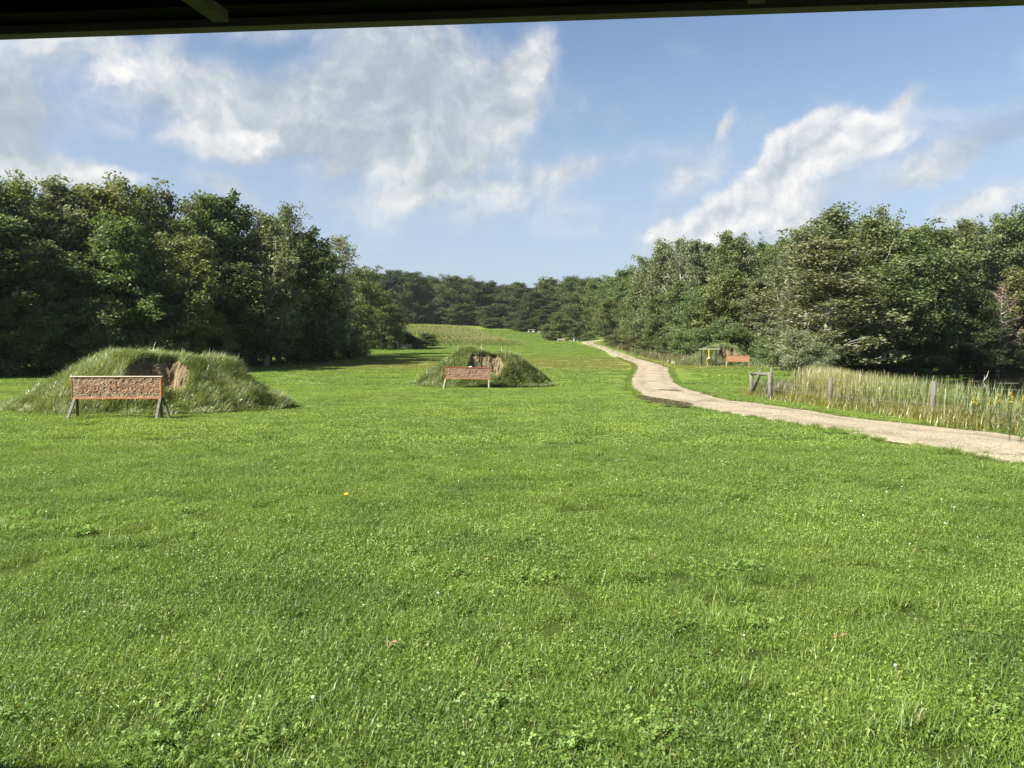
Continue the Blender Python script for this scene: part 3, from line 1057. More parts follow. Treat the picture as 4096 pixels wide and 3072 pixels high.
cl_src = [source("clover", clover_patch(0.36, 120, s)) for s in (1, 2, 3)]
P = wedge(1.8, 30, 0.42, rg)
cn = 0.7 * np.sin(P[:, 0] * 1.1 + 2.0 * np.sin(P[:, 1] * 0.37)) + np.sin(P[:, 1] * 1.3 + 1.7 * np.sin(P[:, 0] * 0.5)) + rg.normal(0, 0.9, len(P))
P = P[lawn_ok(P) & (cn > np.where(P[:, 1] < 3.7, -0.4, 0.95))]
scatter("clover_patches", np.column_stack([P, terrain(P[:, 0], P[:, 1])]), rg.uniform(0, 6.283, len(P)), rg.uniform(0.8, 1.3, len(P)), rg.integers(0, 3, len(P)), cl_src)

wd_src = [source("weed", rosette(s, n_, l_)) for s, n_, l_ in ((1, 9, .065), (2, 6, .085), (3, 9, .055))]
P = wedge(1.8, 16, 0.5, rg)
P = P[lawn_ok(P) & (rg.uniform(0, 1, len(P)) < np.where(P[:, 1] < 4.0, 0.45, 0.07))]
scatter("broad_leaf_weeds", np.column_stack([P, terrain(P[:, 0], P[:, 1])]), rg.uniform(0, 6.283, len(P)), rg.uniform(0.6, 1.25, len(P)), rg.integers(0, 3, len(P)), wd_src)

fl_src = [source("flower", flower_head(s)) for s in (1, 2, 3)]
P = wedge(2.2, 34, 0.55, rg)
P = P[lawn_ok(P) & (rg.uniform(0, 1, len(P)) < np.where(P[:, 1] < 8, 0.16, 0.42))]
scatter("clover_flowers", np.column_stack([P, terrain(P[:, 0], P[:, 1])]), rg.uniform(0, 6.283, len(P)), rg.uniform(0.7, 1.2, len(P)), rg.integers(0, 3, len(P)), fl_src)

# loose stones on the lane
def stone(seed):
    rg = np.random.default_rng(seed)
    V = np.array([(1, 0, 0), (0, 1, 0), (-1, 0, 0), (0, -1, 0), (0, 0, 1), (0, 0, -1), (.6, .6, .5), (-.6, .5, .5), (.5, -.6, .45), (-.5, -.6, .5)], float)
    V = V * rg.uniform(0.75, 1.2, (10, 1)) * np.array([1, 0.8, 0.55]) * 0.02
    F3 = [(0, 6, 4), (6, 1, 4), (1, 7, 4), (7, 2, 4), (2, 9, 4), (9, 3, 4), (3, 8, 4), (8, 0, 4), (0, 1, 6), (1, 2, 7), (2, 3, 9), (3, 0, 8)]
    return mesh_from("stone", V, np.array(F3), M_STONE)


k = 15000
ii = rg.integers(0, len(SLw), k)
uu = np.where(rg.uniform(0, 1, k) < 0.3, rg.choice((0.02, 0.98, 0.5), k) + rg.normal(0, 0.05, k), rg.uniform(0, 1, k))
P = SLw[ii] * (1 - uu)[:, None] + SRw[ii] * uu[:, None] + rg.normal(0, 0.25, (k, 2))
P = P[(P[:, 1] > 3) & (P[:, 1] < 75)]
P = P[inside(P, ROAD_POLY) | (rg.uniform(0, 1, len(P)) < 0.15)]
scatter("road_gravel", np.column_stack([P, terrain(P[:, 0], P[:, 1]) + 0.05]), rg.uniform(0, 6.28, len(P)), rg.uniform(0.4, 1.5, len(P)) ** 1.3, rg.integers(0, 4, len(P)),
        [source("stone", stone(s)) for s in range(4)])

# ------------------------------------------------------------------ earth mounds
def build_mound(m, label, seed, wind, flowers=0, cover=1.0, group='earth backstop mounds on the range'):
    rg = np.random.default_rng(seed)
    cx, cy = m['c']
    z0 = tz(cx, cy - m['b'])
    ph = rg.uniform(0, 6.28, 6)

    def height(x, y):
        u, v = (x - cx) / m['a'], (y - cy) / m['b']
        ang = np.arctan2(v, u)
        rr = np.sqrt(u * u + v * v) * (1 + 0.05 * np.sin(3 * ang + ph[0]) + 0.03 * np.sin(7 * ang + ph[1]))
        hgt = m['h'] * (1 - sstep(0.22, 1.02, rr)) ** 0.72
        hgt = hgt * (1 + 0.12 * np.sin(u * 6 + ph[2]) * np.sin(v * 4 + ph[3])) + 0.10 * np.sin(x * 3 + ph[4]) * np.sin(y * 2.6 + ph[5]) * (rr < 0.95)
        s = np.sqrt(((x - m['cr'][0]) / m['ra']) ** 2 + ((y - m['cr'][1]) / m['rb']) ** 2)
        s = s * (1 + 0.07 * np.sin(x * 4.1 + ph[0]) + 0.05 * np.sin(x * 9.3 + ph[1]))
        bowl = m['fl'] + m['h'] * 1.05 * sstep(0.62, 1.0, s) ** 0.8 + 0.05 * np.sin(x * 7 + ph[2]) * np.sin(y * 8)
        cut = np.where(s < 1.0, np.minimum(hgt, bowl), hgt)
        s = np.where((s < 1.0) & (hgt < bowl + 0.02), 1.03, s)
        return np.maximum(cut, -0.02), s, rr

    n = 90
    gx, gy = np.meshgrid(np.linspace(cx - m['a'] * 1.08, cx + m['a'] * 1.08, n), np.linspace(cy - m['b'] * 1.08, cy + m['b'] * 1.08, n))
    gz, gs, grr = height(gx, gy)
    gz += terrain(gx, gy) - 0.03
    idx = np.arange(n * n).reshape(n, n)
    quads = np.stack([idx[:-1, :-1], idx[:-1, 1:], idx[1:, 1:], idx[1:, :-1]], -1).reshape(-1, 4)
    fs = gs.ravel()[quads].mean(1)
    V = np.column_stack([gx.ravel() - cx, gy.ravel() - cy, gz.ravel() - z0])
    th = thing('earth_mound', label, 'mound', (cx, cy, z0), group=group)
    soil = fs < 1.02

    def sub(qs):
        u, inv = np.unique(qs, return_inverse=True)
        return V[u], inv.reshape(qs.shape)
    put('bank', mesh_from('bank', *sub(quads[~soil]), M_BANK, True), th)
    sv, sq = sub(quads[soil])
    sv = sv + rg.normal(0, 0.032, sv.shape)
    put('bare_earth_face', mesh_from('bare_earth_face', sv, sq, M_SOIL, False), th)
    # clods along the broken lip and on the crater floor
    mb = MB()
    for i in range(220):
        a = rg.uniform(0, math.pi)
        k = rg.choice([rg.uniform(0.5, 0.98), rg.uniform(0.1, 0.9)])
        x, y = m['cr'][0] + math.cos(a) * m['ra'] * k, m['cr'][1] + math.sin(a) * m['rb'] * k
        z = float(height(np.array([x]), np.array([y]))[0][0]) + tz(x, y) - z0
        r = rg.uniform(0.015, 0.055)
        S = np.array([(1, 0, 0), (0, 1, 0), (-1, 0, 0), (0, -1, 0), (0, 0, 1), (0, 0, -1)]) * r * rg.uniform(0.6, 1.2, (6, 1)) + (x - cx, y - cy, z)
        mb.raw(S, None, [(0, 1, 4), (1, 2, 4), (2, 3, 4), (3, 0, 4), (1, 0, 5), (2, 1, 5), (3, 2, 5), (0, 3, 5)])
    put('soil_clods', mb.mesh('soil_clods', M_SOIL), th, kind='stuff')
    # long wind-combed grass
    N = int(60000 * cover)
    a = rg.uniform(0, 6.283, N)
    r = np.sqrt(rg.uniform(0, 1.12, N))
    x, y = cx + m['a'] * r * np.cos(a), cy + m['b'] * r * np.sin(a)
    h, s, rr = height(x, y)
    keep = (s > 1.0) & (rr < 1.08)
    keep |= (s > 0.93) & (rg.uniform(0, 1, N) < 0.25) & (rr < 1.0)
    keep |= (s < 1.0) & (rg.uniform(0, 1, N) < 0.05)
    x, y, h, s, rr = x[keep], y[keep], h[keep], s[keep], rr[keep]
    n_ = len(x)
    clump = 0.5 + 0.5 * np.sin(x * 2.7 + ph[0] + 1.5 * np.sin(y * 1.9)) * np.sin(y * 3.1 + ph[1])
    c2 = 0.5 + 0.5 * np.sin(x * 6.1 + ph[2] + np.sin(y * 5.0)) * np.sin(y * 6.7 + ph[3])
    H = (0.18 + 0.30 * clump * rg.uniform(0.5, 1.1, n_) + 0.26 * c2 * rg.uniform(0.2, 1, n_)) * (1 - 0.45 * sstep(0.85, 1.08, rr))
    H *= np.where(s < 1.0, 0.55, 1.0)
    az_ = np.where(rg.uniform(0, 1, n_) < 0.7, wind + 2.2 * (c2 - 0.5) + 1.6 * (clump - 0.5) + rg.normal(0, 0.6, n_), rg.uniform(0, 6.28, n_))
    tall = rg.uniform(0, 1, n_) < 0.010
    H = np.where(tall & (rr < .9), H + 0.14, H)
    P = np.column_stack([x - cx, y - cy, h + terrain(x, y) - z0 - 0.03])
    V, q, t3, kk = blades(P, H, rg.uniform(0.010, 0.022, n_) * (1 if cy < 30 else 1.5), az_, np.where(tall, 0.3, rg.uniform(0.45, 0.98, n_)), rg, 4, 1.2)
    tint = np.clip(0.18 + 0.30 * clump + 0.22 * c2 + rg.normal(0, 0.22, n_), 0, 1)
    put('long_grass', mesh_from('long_grass', V, [q, t3], M_TALL, False, {'tint': np.repeat(tint, kk)}), th, kind='stuff')
    # broad weeds among it
    nl = 5000 if flowers else 1800
    j = rg.integers(0, n_, nl)
    side = x[j] > cx + 0.15 * m['a']
    j = j[(rg.uniform(0, 1, nl) < np.where(side, 0.9, 0.25)) & (s[j] > 1)]
    C = P[j] + np.column_stack([rg.normal(0, .05, (len(j), 2)), rg.uniform(0.08, 0.36, len(j))])
    V, q = leafs(C, rg.uniform(0.06, 0.14, len(j)), rg.uniform(0.03, 0.06, len(j)), rg, 0.8)
    put('weed_leaves', mesh_from('weed_leaves', V, q, M_CLOVER, False, {'tint': rnd_tint(len(j), 4, rg, 0.1, 0.8)}), th, kind='stuff')
    # seed heads and small white umbels standing over the crest
    mb = MB()
    for i in range(22 + flowers):
        j = rg.integers(0, n_)
        if s[j] < 1.0:
            continue
        p = P[j]
        hh = rg.uniform(0.35, 0.72)
        top = p + (rg.normal(0.1, 0.08), rg.normal(0, 0.06), hh)
        mb.tube([p, (p + top) / 2 + (0.02, 0, 0.03), top], [0.004, 0.004, 0.003], 3)
        k = rg.uniform(0.02, 0.035)
        mb.raw([top + (k, 0, 0), top + (0, k, 0), top + (-k, 0, 0), top + (0, -k, 0), top + (0, 0, k * .6), top + (0, 0, -k * .5)], None,
               [(0, 1, 4), (1, 2, 4), (2, 3, 4), (3, 0, 4), (1, 0, 5), (2, 1, 5), (3, 2, 5), (0, 3, 5)])
    put('flower_stalks', mb.mesh('flower_stalks', M_PETAL if flowers else M_DRYGRASS), th, kind='stuff')
    return th


build_mound(MOUNDS[0], 'large shaggy grass mound behind the board sprayed No Shotguns', 21, 0.3)
build_mound(MOUNDS[1], 'smaller grass mound with tan crater in middle of the lawn', 22, -0.2, 15)
build_mound(MOUNDS[2], 'bank with tan soil face tucked against trees behind bright orange board', 23, 0.2, 0, 0.7)

# ------------------------------------------------------------------ target backboards
def sag_panel(name, w, z0, z1, th, mat, seed, nx=96, nz=26):
    """front face with real dents, closed to a slab"""
    rg = np.random.default_rng(seed)
    xs, zs = np.linspace(-w / 2, w / 2, nx), np.linspace(z0, z1, nz)
    GX, GZ = np.meshgrid(xs, zs)
    dent = rg.normal(0, 0.006, GX.shape)
    edge = np.minimum.reduce([GX + w / 2, w / 2 - GX, GZ - z0, z1 - GZ])
    dent *= sstep(0, 0.05, edge)
    for _ in range(90):
        a, b = rg.uniform(-w / 2, w / 2), rg.uniform(z0, z1)
        dent += rg.uniform(0.004, 0.014) * np.exp(-((GX - a) ** 2 + (GZ - b) ** 2) / rg.uniform(0.0004, 0.003)) * sstep(0, 0.05, edge)
    V = np.column_stack([GX.ravel(), (-th / 2 + dent).ravel(), GZ.ravel()])
    idx = np.arange(nx * nz).reshape(nz, nx)
    q = np.stack([idx[:-1, :-1], idx[:-1, 1:], idx[1:, 1:], idx[1:, :-1]], -1).reshape(-1, 4)
    n = len(V)
    c = [(-w / 2, -th / 2, z0), (w / 2, -th / 2, z0), (w / 2, -th / 2, z1), (-w / 2, -th / 2, z1)]
    B = [(x, th / 2, z) for x, _, z in c]
    V = np.vstack([V, c, B])
    q2 = [(n + 5, n + 4, n + 7, n + 6)] + [(n + (i + 1) % 4, n + i, n + 4 + i, n + 4 + (i + 1) % 4) for i in range(4)]
    return mesh_from(name, V, [q, np.array(q2)], mat)


STROKES = {
    'N': [[(0, 0), (0.02, 1)], [(0.02, 1), (.62, 0.02)], [(.62, 0.02), (.6, 1)]],
    'o': [[(.3 + .3 * math.cos(a), .28 + .28 * math.sin(a)) for a in np.linspace(0, 6.4, 14)]],
    'S': [[(.55, .86), (.4, .98), (.2, .97), (.06, .8), (.15, .6), (.42, .45), (.55, .25), (.42, .04), (.2, .0), (.03, .12)]],
    'h': [[(0, 0), (0, 1)], [(0, .35), (.15, .52), (.33, .5), (.42, .35), (.42, 0)]],
    't': [[(.2, .95), (.2, .1), (.3, 0), (.42, .04)], [(0, .62), (.42, .62)]],
    'G': [[(.6, .85), (.42, .98), (.2, .95), (.04, .7), (.04, .3), (.2, .03), (.45, .02), (.6, .2), (.6, .45), (.35, .45)]],
    'u': [[(0, .55), (.02, .15), (.15, .0), (.33, .05), (.42, .2)], [(.42, .55), (.43, 0)]],
    'n': [[(0, 0), (0, .55)], [(0, .35), (.15, .54), (.33, .5), (.42, .35), (.42, 0)]],
    's': [[(.36, .48), (.2, .56), (.06, .45), (.12, .32), (.3, .24), (.36, .1), (.2, .0), (.03, .08)]],
}


def lettering(w, z, h, y, parent):
    """hand-sprayed words as thin proud ribbons of paint, patchy where shot away"""
    rg = np.random.default_rng(4)
    x = -0.41 * w
    words_ = [('N', 1.15), ('o', .75), (' ', .9), ('S', .62), ('h', .56), ('o', .74), ('t', .5), ('G', .78), ('u', .55), ('n', .55), ('s', .5)]
    for ch, adv in words_:
        if ch != ' ':
            mb = MB()
            for st in STROKES[ch]:
                st = np.array(st, float)
                d = np.concatenate([[0], np.cumsum(np.linalg.norm(np.diff(st, axis=0), axis=1))])
                n = max(3, int(d[-1] / 0.09))
                u = np.linspace(0, d[-1], n)
                P = np.column_stack([np.interp(u, d, st[:, 0]), np.interp(u, d, st[:, 1])])
                for a, b in zip(P[:-1], P[1:]):  # one short dab of paint each
                    e = (b - a) / (np.linalg.norm(b - a) + 1e-9)
                    s = np.array([-e[1], e[0]]) * rg.uniform(0.026, 0.042)
                    a2, b2 = a - e * 0.01, b + e * 0.01
                    q = [a2 - s, b2 - s * rg.uniform(.6, 1.2), b2 + s, a2 + s * rg.uniform(.6, 1.2)]
                    yy = y - rg.uniform(0.0, 0.0012)
                    F4 = [(x + p[0] * h, yy, z + p[1] * h) for p in q]
                    B4 = [(x + p[0] * h, yy + 0.006, z + p[1] * h) for p in q]
                    mb.raw(F4 + B4, [(0, 1, 2, 3), (0, 4, 5, 1), (1, 5, 6, 2), (2, 6, 7, 3), (3, 7, 4, 0)])
            put('letter', mb.mesh('letter', M_SPRAY), parent)
        x += adv * h * 0.92
        z += rg.normal(-0.002, 0.006)


def backboard(label, loc, rz, w, zb, zt, panel, trim, legm, seed, th=0.10, text=False, legs=None, fine=True, roll=0.0, topm=None):
    t = thing('target_board', label, 'target board', loc, rz, 'target backboards on trestle legs')
    t.rotation_euler = (0, roll, rz)
    pn = put('panel', sag_panel('panel', w - 0.05, zb + 0.025, zt - 0.02, th - 0.02, panel, seed, *((96, 26) if fine else (30, 10))), t)
    s = 0.028
    y0, y1 = -th / 2, th / 2
    mb = MB(); mb.box((-w / 2, y0, zb), (w / 2, y1, zb + s), 0.002); put('bottom_rail', mb.mesh('bottom_rail', trim), t)
    mb = MB(); mb.box((-w / 2 - 0.01, y0 - 0.01, zt - 0.018), (w / 2 + 0.02, y1 + 0.02, zt + 0.006), 0.002); put('top_rail', mb.mesh('top_rail', topm or trim), t)
    for sx_ in (-1, 1):
        a, b = sorted((sx_ * w / 2, sx_ * (w / 2 - s)))
        mb = MB(); mb.box((a, y0, zb + s + .002), (b, y1, zt - 0.02), 0.001)
        put('end_rail', mb.mesh('end_rail', trim), t)
    if text:
        lettering(w, zb + (zt - zb) * 0.33, (zt - zb) * 0.50, -th / 2 + 0.004, pn)
    legs = legs or [((-w / 2 + .06, 0, zb + .02), (-w / 2 - .06, -0.30, 0)), ((-w / 2 + .07, .03, zb + .02), (-w / 2 + .02, .32, 0)),
                    ((w / 2 - .06, 0, zb + .02), (w / 2 - .06, -0.30, 0)), ((w / 2 - .07, .03, zb + .02), (w / 2 + .02, .32, 0))]
    for p, q in legs:
        mb = MB()
        gz = tz(loc[0] + q[0], loc[1] + q[1]) - loc[2]
        mb.bar(p, (q[0], q[1], gz - 0.06), 0.068 if fine else 0.06, 0.045 if fine else .06)
        put('leg', mb.mesh('leg', legm), t)
    return t


def board_at(pxl, pxr, rt_l, rb_l, d):
    """centre, width, bottom and top height of a board seen between two columns"""
    a, b = at_depth(pxl, rt_l, d), at_depth(pxr, rt_l, d)
    c = at_depth((pxl + pxr) / 2, rb_l, d)
    z = tz((a[0] + b[0]) / 2, d)
    return ((a[0] + b[0]) / 2, d, z), b[0] - a[0], c[2] - z, a[2] - z


loc, w, zb, zt = board_at(290, 646, 1505, 1595, 20.4)
zb = max(zb, 0.35)
backboard('long pockmarked board sprayed with orange words No Shotguns', loc, 0.03, w, zb, zt, M_PANEL, M_ORANGE, M_WOOD, 31, 0.11, True,
          [((-w / 2 + .09, -.02, zb + .03), (-w / 2 + .07, -0.42, 0)), ((-w / 2 + .11, .05, zb + .03), (-w / 2 - .06, .36, 0)),
           ((w / 2 - .04, -.02, zb + .05), (w / 2 - .06, -0.30, 0)), ((w / 2 - .08, .05, zb + .03), (w / 2 - .14, .30, 0)), ((w / 2 + .01, .0, zb + .04), (w / 2 + .11, .22, 0))],
          topm=M_CREAM)
loc, w, zb, zt = board_at(1778, 1959, 1469, 1516, 40.4)
b2 = backboard('rust-stained board on short legs before the middle mound', loc, 0.02, w, zb, zt, M_PANEL2, M_ORANGE, M_GREENWOOD, 32, 0.10, roll=0.022)
mb = MB()
mb.raw([(-0.02, -.06, 0), (.16, -.05, .012), (.17, .06, .035), (0.03, .05, .01), (-.01, -.05, .03), (.15, -.04, .05), (.19, .06, .06), (.04, .05, .04)],
       [(3, 2, 1, 0), (4, 5, 6, 7), (0, 1, 5, 4), (1, 2, 6, 5), (2, 3, 7, 6), (3, 0, 4, 7)])
put('paper_scrap', mb.mesh('paper_scrap', M_WHITE), None, (loc[0] + 0.1, loc[1], loc[2] + zt + 0.01), label='crumpled white scrap lying on top edge of the middle board', category='paper')
loc, w, zb, zt = board_at(2905, 2997, 1422, 1446.5, 80.5)
backboard('bright orange board on thin pale legs before the soil bank by the trees', loc, 0.02, w, zb, zt, M_PANEL3, M_PANEL3, M_GREENWOOD, 33, 0.10, fine=False, roll=0.02)
loc, w, zb, zt = board_at(1602, 1647, 1376, 1388, 157)
backboard('brown board standing in tree shade beside the dark bushes below the cornfield', loc, 0, w, zb, zt, M_PANEL4, M_OLDWOOD, M_PALEPIPE, 34, 0.12, fine=False)
loc, w, zb, zt = board_at(2229, 2260, 1354, 1361.5, 232)
backboard('faded board on white legs at foot of the bush clump beside far lane', loc, 0, w, zb, zt, M_PANEL4, M_OLDWOOD, M_WHITE, 35, 0.12, fine=False)
loc, w, zb, zt = board_at(2149, 2172, 1324, 1330, 300)
backboard('tiny grey board high up the slope half hidden by bush clump', loc, 0, w, zb, zt, M_OLDWOOD, M_OLDWOOD, M_WHITE, 36, 0.15, fine=False)
loc, w, zb, zt = board_at(1975, 2001, 1305, 1312, 350)
backboard('farthest grey board at top of the slope beyond the corn', loc, 0, w, zb, zt, M_OLDWOOD, M_OLDWOOD, M_WHITE, 37, 0.15, fine=False)

# ------------------------------------------------------------------ steel target frames
def on(px, d):
    p = at_depth(px, 1442, d)
    return np.array([p[0], d, tz(p[0], d)])


# frame with yellow strap near the right-hand bank
p = on(2840, 81.0)
ptop = at_depth(2840, 1396.5, 81.0)[2] - p[2]
fr = thing('swing_target', 'black-posted steel frame with pale top pipe and hanging yellow strap', 'swinging target', p, 0)
for px in (2806, 2864):
    x = at_depth(px, 1442, 81.0)[0] - p[0]
    mb = MB(); mb.bar((x, 0, -.1), (x, 0, ptop - .05), .11, .11)
    put('post', mb.mesh('post', M_DARKSTEEL), fr)
mb = MB(); mb.tube([(at_depth(2798, 1396, 81)[0] - p[0], 0, ptop), (at_depth(2882, 1396, 81)[0] - p[0], 0, ptop)], .04, 8)
put('top_pipe', mb.mesh('top_pipe', M_PALEPIPE), fr)
mb = MB(); mb.box((at_depth(2808, 1450, 81)[0] - p[0], -.08, -.02), (at_depth(2862, 1450, 81)[0] - p[0], .08, .06)); put('ground_board', mb.mesh('ground_board', M_GREENWOOD), fr)
xs = at_depth(2835, 1400, 81)[0] - p[0]
mb = MB(); mb.box((xs - .045, -.02, ptop - .85), (xs + .045, .02, ptop - .03)); mb.tube([(xs - .1, 0, ptop - .95), (xs - .2, 0, ptop - 1.15), (xs - .18, 0, ptop - 1.4), (xs - .1, 0, .05)], .035, 6)
put('strap', mb.mesh('strap', M_STRAP), fr)
mb = MB(); mb.disc((xs, -.04, ptop - .92), .12, .03)
put('plate', mb.mesh('plate', M_WHITE), fr)

# white swing frame below the trees at the cornfield's lower corner
d = 156
p = on(1562, d)
zt = at_depth(1562, 1368.5, d)[2] - p[2]
fr = thing('swing_target', 'white swing frame with round hanging plate in the shade below small tree', 'swinging target', p, 0)
X = lambda px: at_depth(px, 1380, d)[0] - p[0]
for px in (1530, 1592):
    mb = MB(); mb.tube([(X(px), 0, -.2), (X(px), 0, zt)], .075, 8); put('post', mb.mesh('post', M_WHITE), fr)
mb = MB(); mb.tube([(X(1529), 0, zt), (X(1593), 0, zt)], .045, 8); put('crossbar', mb.mesh('crossbar', M_WHITE), fr)
zp = at_depth(1553, 1386, d)[2] - p[2]
for a in (-.2, .2):
    mb = MB(); mb.tube([(X(1553) + a * 1.1, 0, zt), (X(1553) + a * .25, 0, zp + .2)], .03, 5); put('hanger', mb.mesh('hanger', M_WHITE), fr)
mb = MB(); mb.disc((X(1553), -.03, zp), .24, .05, k=14); put('plate', mb.mesh('plate', M_WHITE), fr)
mb = MB(); mb.disc((X(1567), -.03, zp - .12), .16, .05, k=10); put('plate', mb.mesh('plate', M_WHITE), fr)

# far frame and hand pump beside the bush clump
d = 232
p = on(2292, d)
X = lambda px: at_depth(px, 1380, d)[0] - p[0]
Z = lambda py: at_depth(2292, py, d)[2] - p[2]
fr = thing('swing_target', 'dark frame with small white plates against the bush clump by the lane', 'swinging target', p, 0)
for px in (2270, 2313):
    mb = MB(); mb.tube([(X(px), 0, -.3), (X(px), 0, Z(1354))], .07, 6); put('post', mb.mesh('post', M_DARKSTEEL), fr)
mb = MB(); mb.tube([(X(2268), 0, Z(1354)), (X(2314), 0, Z(1354))], .06, 6); put('crossbar', mb.mesh('crossbar', M_DARKSTEEL), fr)
for px, py, r in ((2279, 1363.5, .2), (2287.5, 1363, .13), (2309.5, 1364.5, .2)):
    mb = MB(); mb.tube([(X(px), 0, Z(1354)), (X(px), 0, Z(py))], .03, 4); put('hanger', mb.mesh('hanger', M_DARKSTEEL), fr)
    mb = MB(); mb.disc((X(px), -.05, Z(py)), r, .06, k=12); put('plate', mb.mesh('plate', M_WHITE), fr)
pp = on(2296, 231)
th = thing('pole', 'grey pole with bent arm on a cone base beside far frame', 'pole', pp, 0)
mb = MB(); mb.tube([(0, 0, -.2), (0, 0, .35), (0, 0, 1.1)], [.34, .22, .1], 8); put('base', mb.mesh('base', M_CONCRETE), th)
mb = MB(); mb.tube([(0, 0, 1.1), (0, 0, Z(1339)), (-.35, 0, Z(1338)), (-.75, 0, Z(1341))], .05, 6); put('bent_arm', mb.mesh('bent_arm', M_CONCRETE), th)

d = 302
p = on(2126, d)
X = lambda px: at_depth(px, 1380, d)[0] - p[0]
Z = lambda py: at_depth(2126, py, d)[2] - p[2]
fr = thing('swing_target', 'little far frame with three white plates up the slope', 'swinging target', p, 0)
for px in (2112, 2140):
    mb = MB(); mb.tube([(X(px), 0, -.3), (X(px), 0, Z(1319))], .1, 6); put('post', mb.mesh('post', M_DARKSTEEL), fr)
mb = MB(); mb.tube([(X(2111), 0, Z(1319)), (X(2141), 0, Z(1319))], .07, 6); put('crossbar', mb.mesh('crossbar', M_PALEPIPE), fr)
for px in (2114.5, 2129.5, 2135):
    mb = MB(); mb.disc((X(px), -.1, Z(1325.5)), .25, .06, k=10); put('plate', mb.mesh('plate', M_WHITE), fr)
p = on(2032, 350)
mb = MB(); mb.box((-.45, -.03, .1), (.45, .03, 1.3)); mb.box((-.5, -.05, -.2), (-.42, .05, 1.35)); mb.box((.42, -.05, -.2), (.5, .05, 1.35))
put('target_stand', mb.mesh('target_stand', M_WHITE), None, p, label='white upright target panel beside the farthest grey board', category='target')

# ------------------------------------------------------------------ fence along the pond
fp = [(10.60, 33.6), (10.42, 30.6), (10.90, 26.0), (11.08, 20.0), (11.2, 14.0), (11.3, 8.0), (12.7, 37.2), (17.4, 46)]
tops = [1.06, 1.10, 1.00, 1.04, 1.08, 1.08, 1.2, 1.1]
fence = thing('wire_fence', 'round-post wire fence between the gravel lane and the reedy pond', 'fence', (10.6, 26, 0))


def fpos(i, z):
    return (fp[i][0] - 10.6, fp[i][1] - 26, tz(*fp[i]) + z)


for i in range(len(fp)):
    r = 0.085 if i < 2 else 0.07
    mb = MB()
    a, b = fpos(i, -.2), fpos(i, tops[i])
    lx = [0, -.02, .02, .05, 0, 0, .02, 0][i]
    mb.tube([a, (a[0] + lx * .4, a[1], a[2] * .5 + b[2] * .5), (b[0] + lx, b[1], b[2])], [r * 1.05, r, r * .95], 10)
    put('fence_post', mb.mesh('fence_post', M_WOOD, True), fence)
mb = MB(); mb.tube([fpos(0, 1.0), fpos(1, 1.02)], .07, 10); put('top_rail', mb.mesh('top_rail', M_WOOD, True), fence)
mb = MB(); a, b = np.array(fpos(0, .05)), np.array(fpos(1, 1.08)); mb.tube([a * .96 + b * .04, (a + b) / 2 * (1, 1, 0) + (0, 0, 1.13)], .075, 10); put('brace', mb.mesh('brace', M_WOOD, True), fence)
for zz_ in (0.98, 0.72, 0.44, 0.2):
    pts = []
    for chain in ([5, 4, 3, 2, 1, 0, 6, 7],):
        for i, j in zip(chain[:-1], chain[1:]):
            a, b = np.array(fpos(i, zz_)), np.array(fpos(j, zz_))
            for u in np.linspace(0, 1, 7)[:-1]:
                pts.append(a * (1 - u) + b * u - np.array([0, 0, 0.05 * math.sin(math.pi * u)]) + (-.075, 0, 0))
    mb = MB(); mb.tube(pts, .0028, 4); put('wire', mb.mesh('wire', M_WIRE), fence)

# ------------------------------------------------------------------ reeds, verge, weeds
rg = np.random.default_rng(8)


def tuft_field(name, P, hmin, hmax, wmin, wmax, nb, mat, lean, tint, segs=3, spread=0.06, hmod=None, z_off=-0.05):
    n = len(P)
    Q = np.repeat(P, nb, 0) + rg.normal(0, spread, (n * nb, 2))
    H = rg.uniform(hmin, hmax, n * nb)
    if hmod is not None:
        H *= np.repeat(hmod, nb)
    V, q, t3, kk = blades(np.column_stack([Q, terrain(Q[:, 0], Q[:, 1]) + z_off]), H, rg.uniform(wmin, wmax, n * nb), rg.uniform(0, 6.283, n * nb),
                          np.where(rg.uniform(0, 1, n * nb) < 0.2, rg.uniform(0.5, 1.1, n * nb), rg.uniform(lean[0], lean[1], n * nb)), rg, segs)
    tt = np.clip(np.repeat(tint, nb) + rg.normal(0, 0.18, n * nb), 0, 1)
    return put(name, mesh_from(name, V, [q, t3], mat, False, {'tint': np.repeat(tt, kk)}), kind='stuff')


# cattails: dense and straw-coloured by the corner, thinner and greener towards the viewer
n = 7000
y = rg.uniform(8, 46, n)
shore = np.interp(y, POND[:6, 1], POND[:6, 0])
x = rg.uniform(-2.6, 1.6, n) + shore + np.where(y > 36, -0.5, 0)
keep = (rg.uniform(0, 1, n) < np.interp(y, [8, 17, 22, 27, 45], [0.15, 0.16, 0.40, 1.0, 1.0])) & (x > np.interp(y, [8, 36, 46], [11.5, 11.3, 16]))
P = np.column_stack([x, y])[keep]
straw = np.clip(sstep(21, 31, P[:, 1]) * 0.34 + 0.33, 0, 1)
tuft_field('cattail_reeds', P, 0.62, 1.28, 0.016, 0.034, 5, M_REED, (0.05, 0.32), straw, 4, 0.05, np.interp(P[:, 1], [8, 20, 27, 46], [0.92, 0.92, 1.0, 1.05]), z_off=0.0)
mb = MB()
for i in rg.choice(len(P), 70):
    a = np.array([P[i][0], P[i][1], tz(*P[i])])
    b = a + (rg.normal(0, .06), rg.normal(0, .06), rg.uniform(.9, 1.25))
    mb.tube([a, b], [.006, .004], 4)
    mb.tube([b - (0, 0, .04), b + (0, 0, .14)], [.013, .013], 6)
put('cattail_heads', mb.mesh('cattail_heads', simple_mat('brown_cattail', (0.075, 0.05, 0.032), (0.14, 0.10, 0.065), 20, 0.95, 0.2)), kind='stuff')

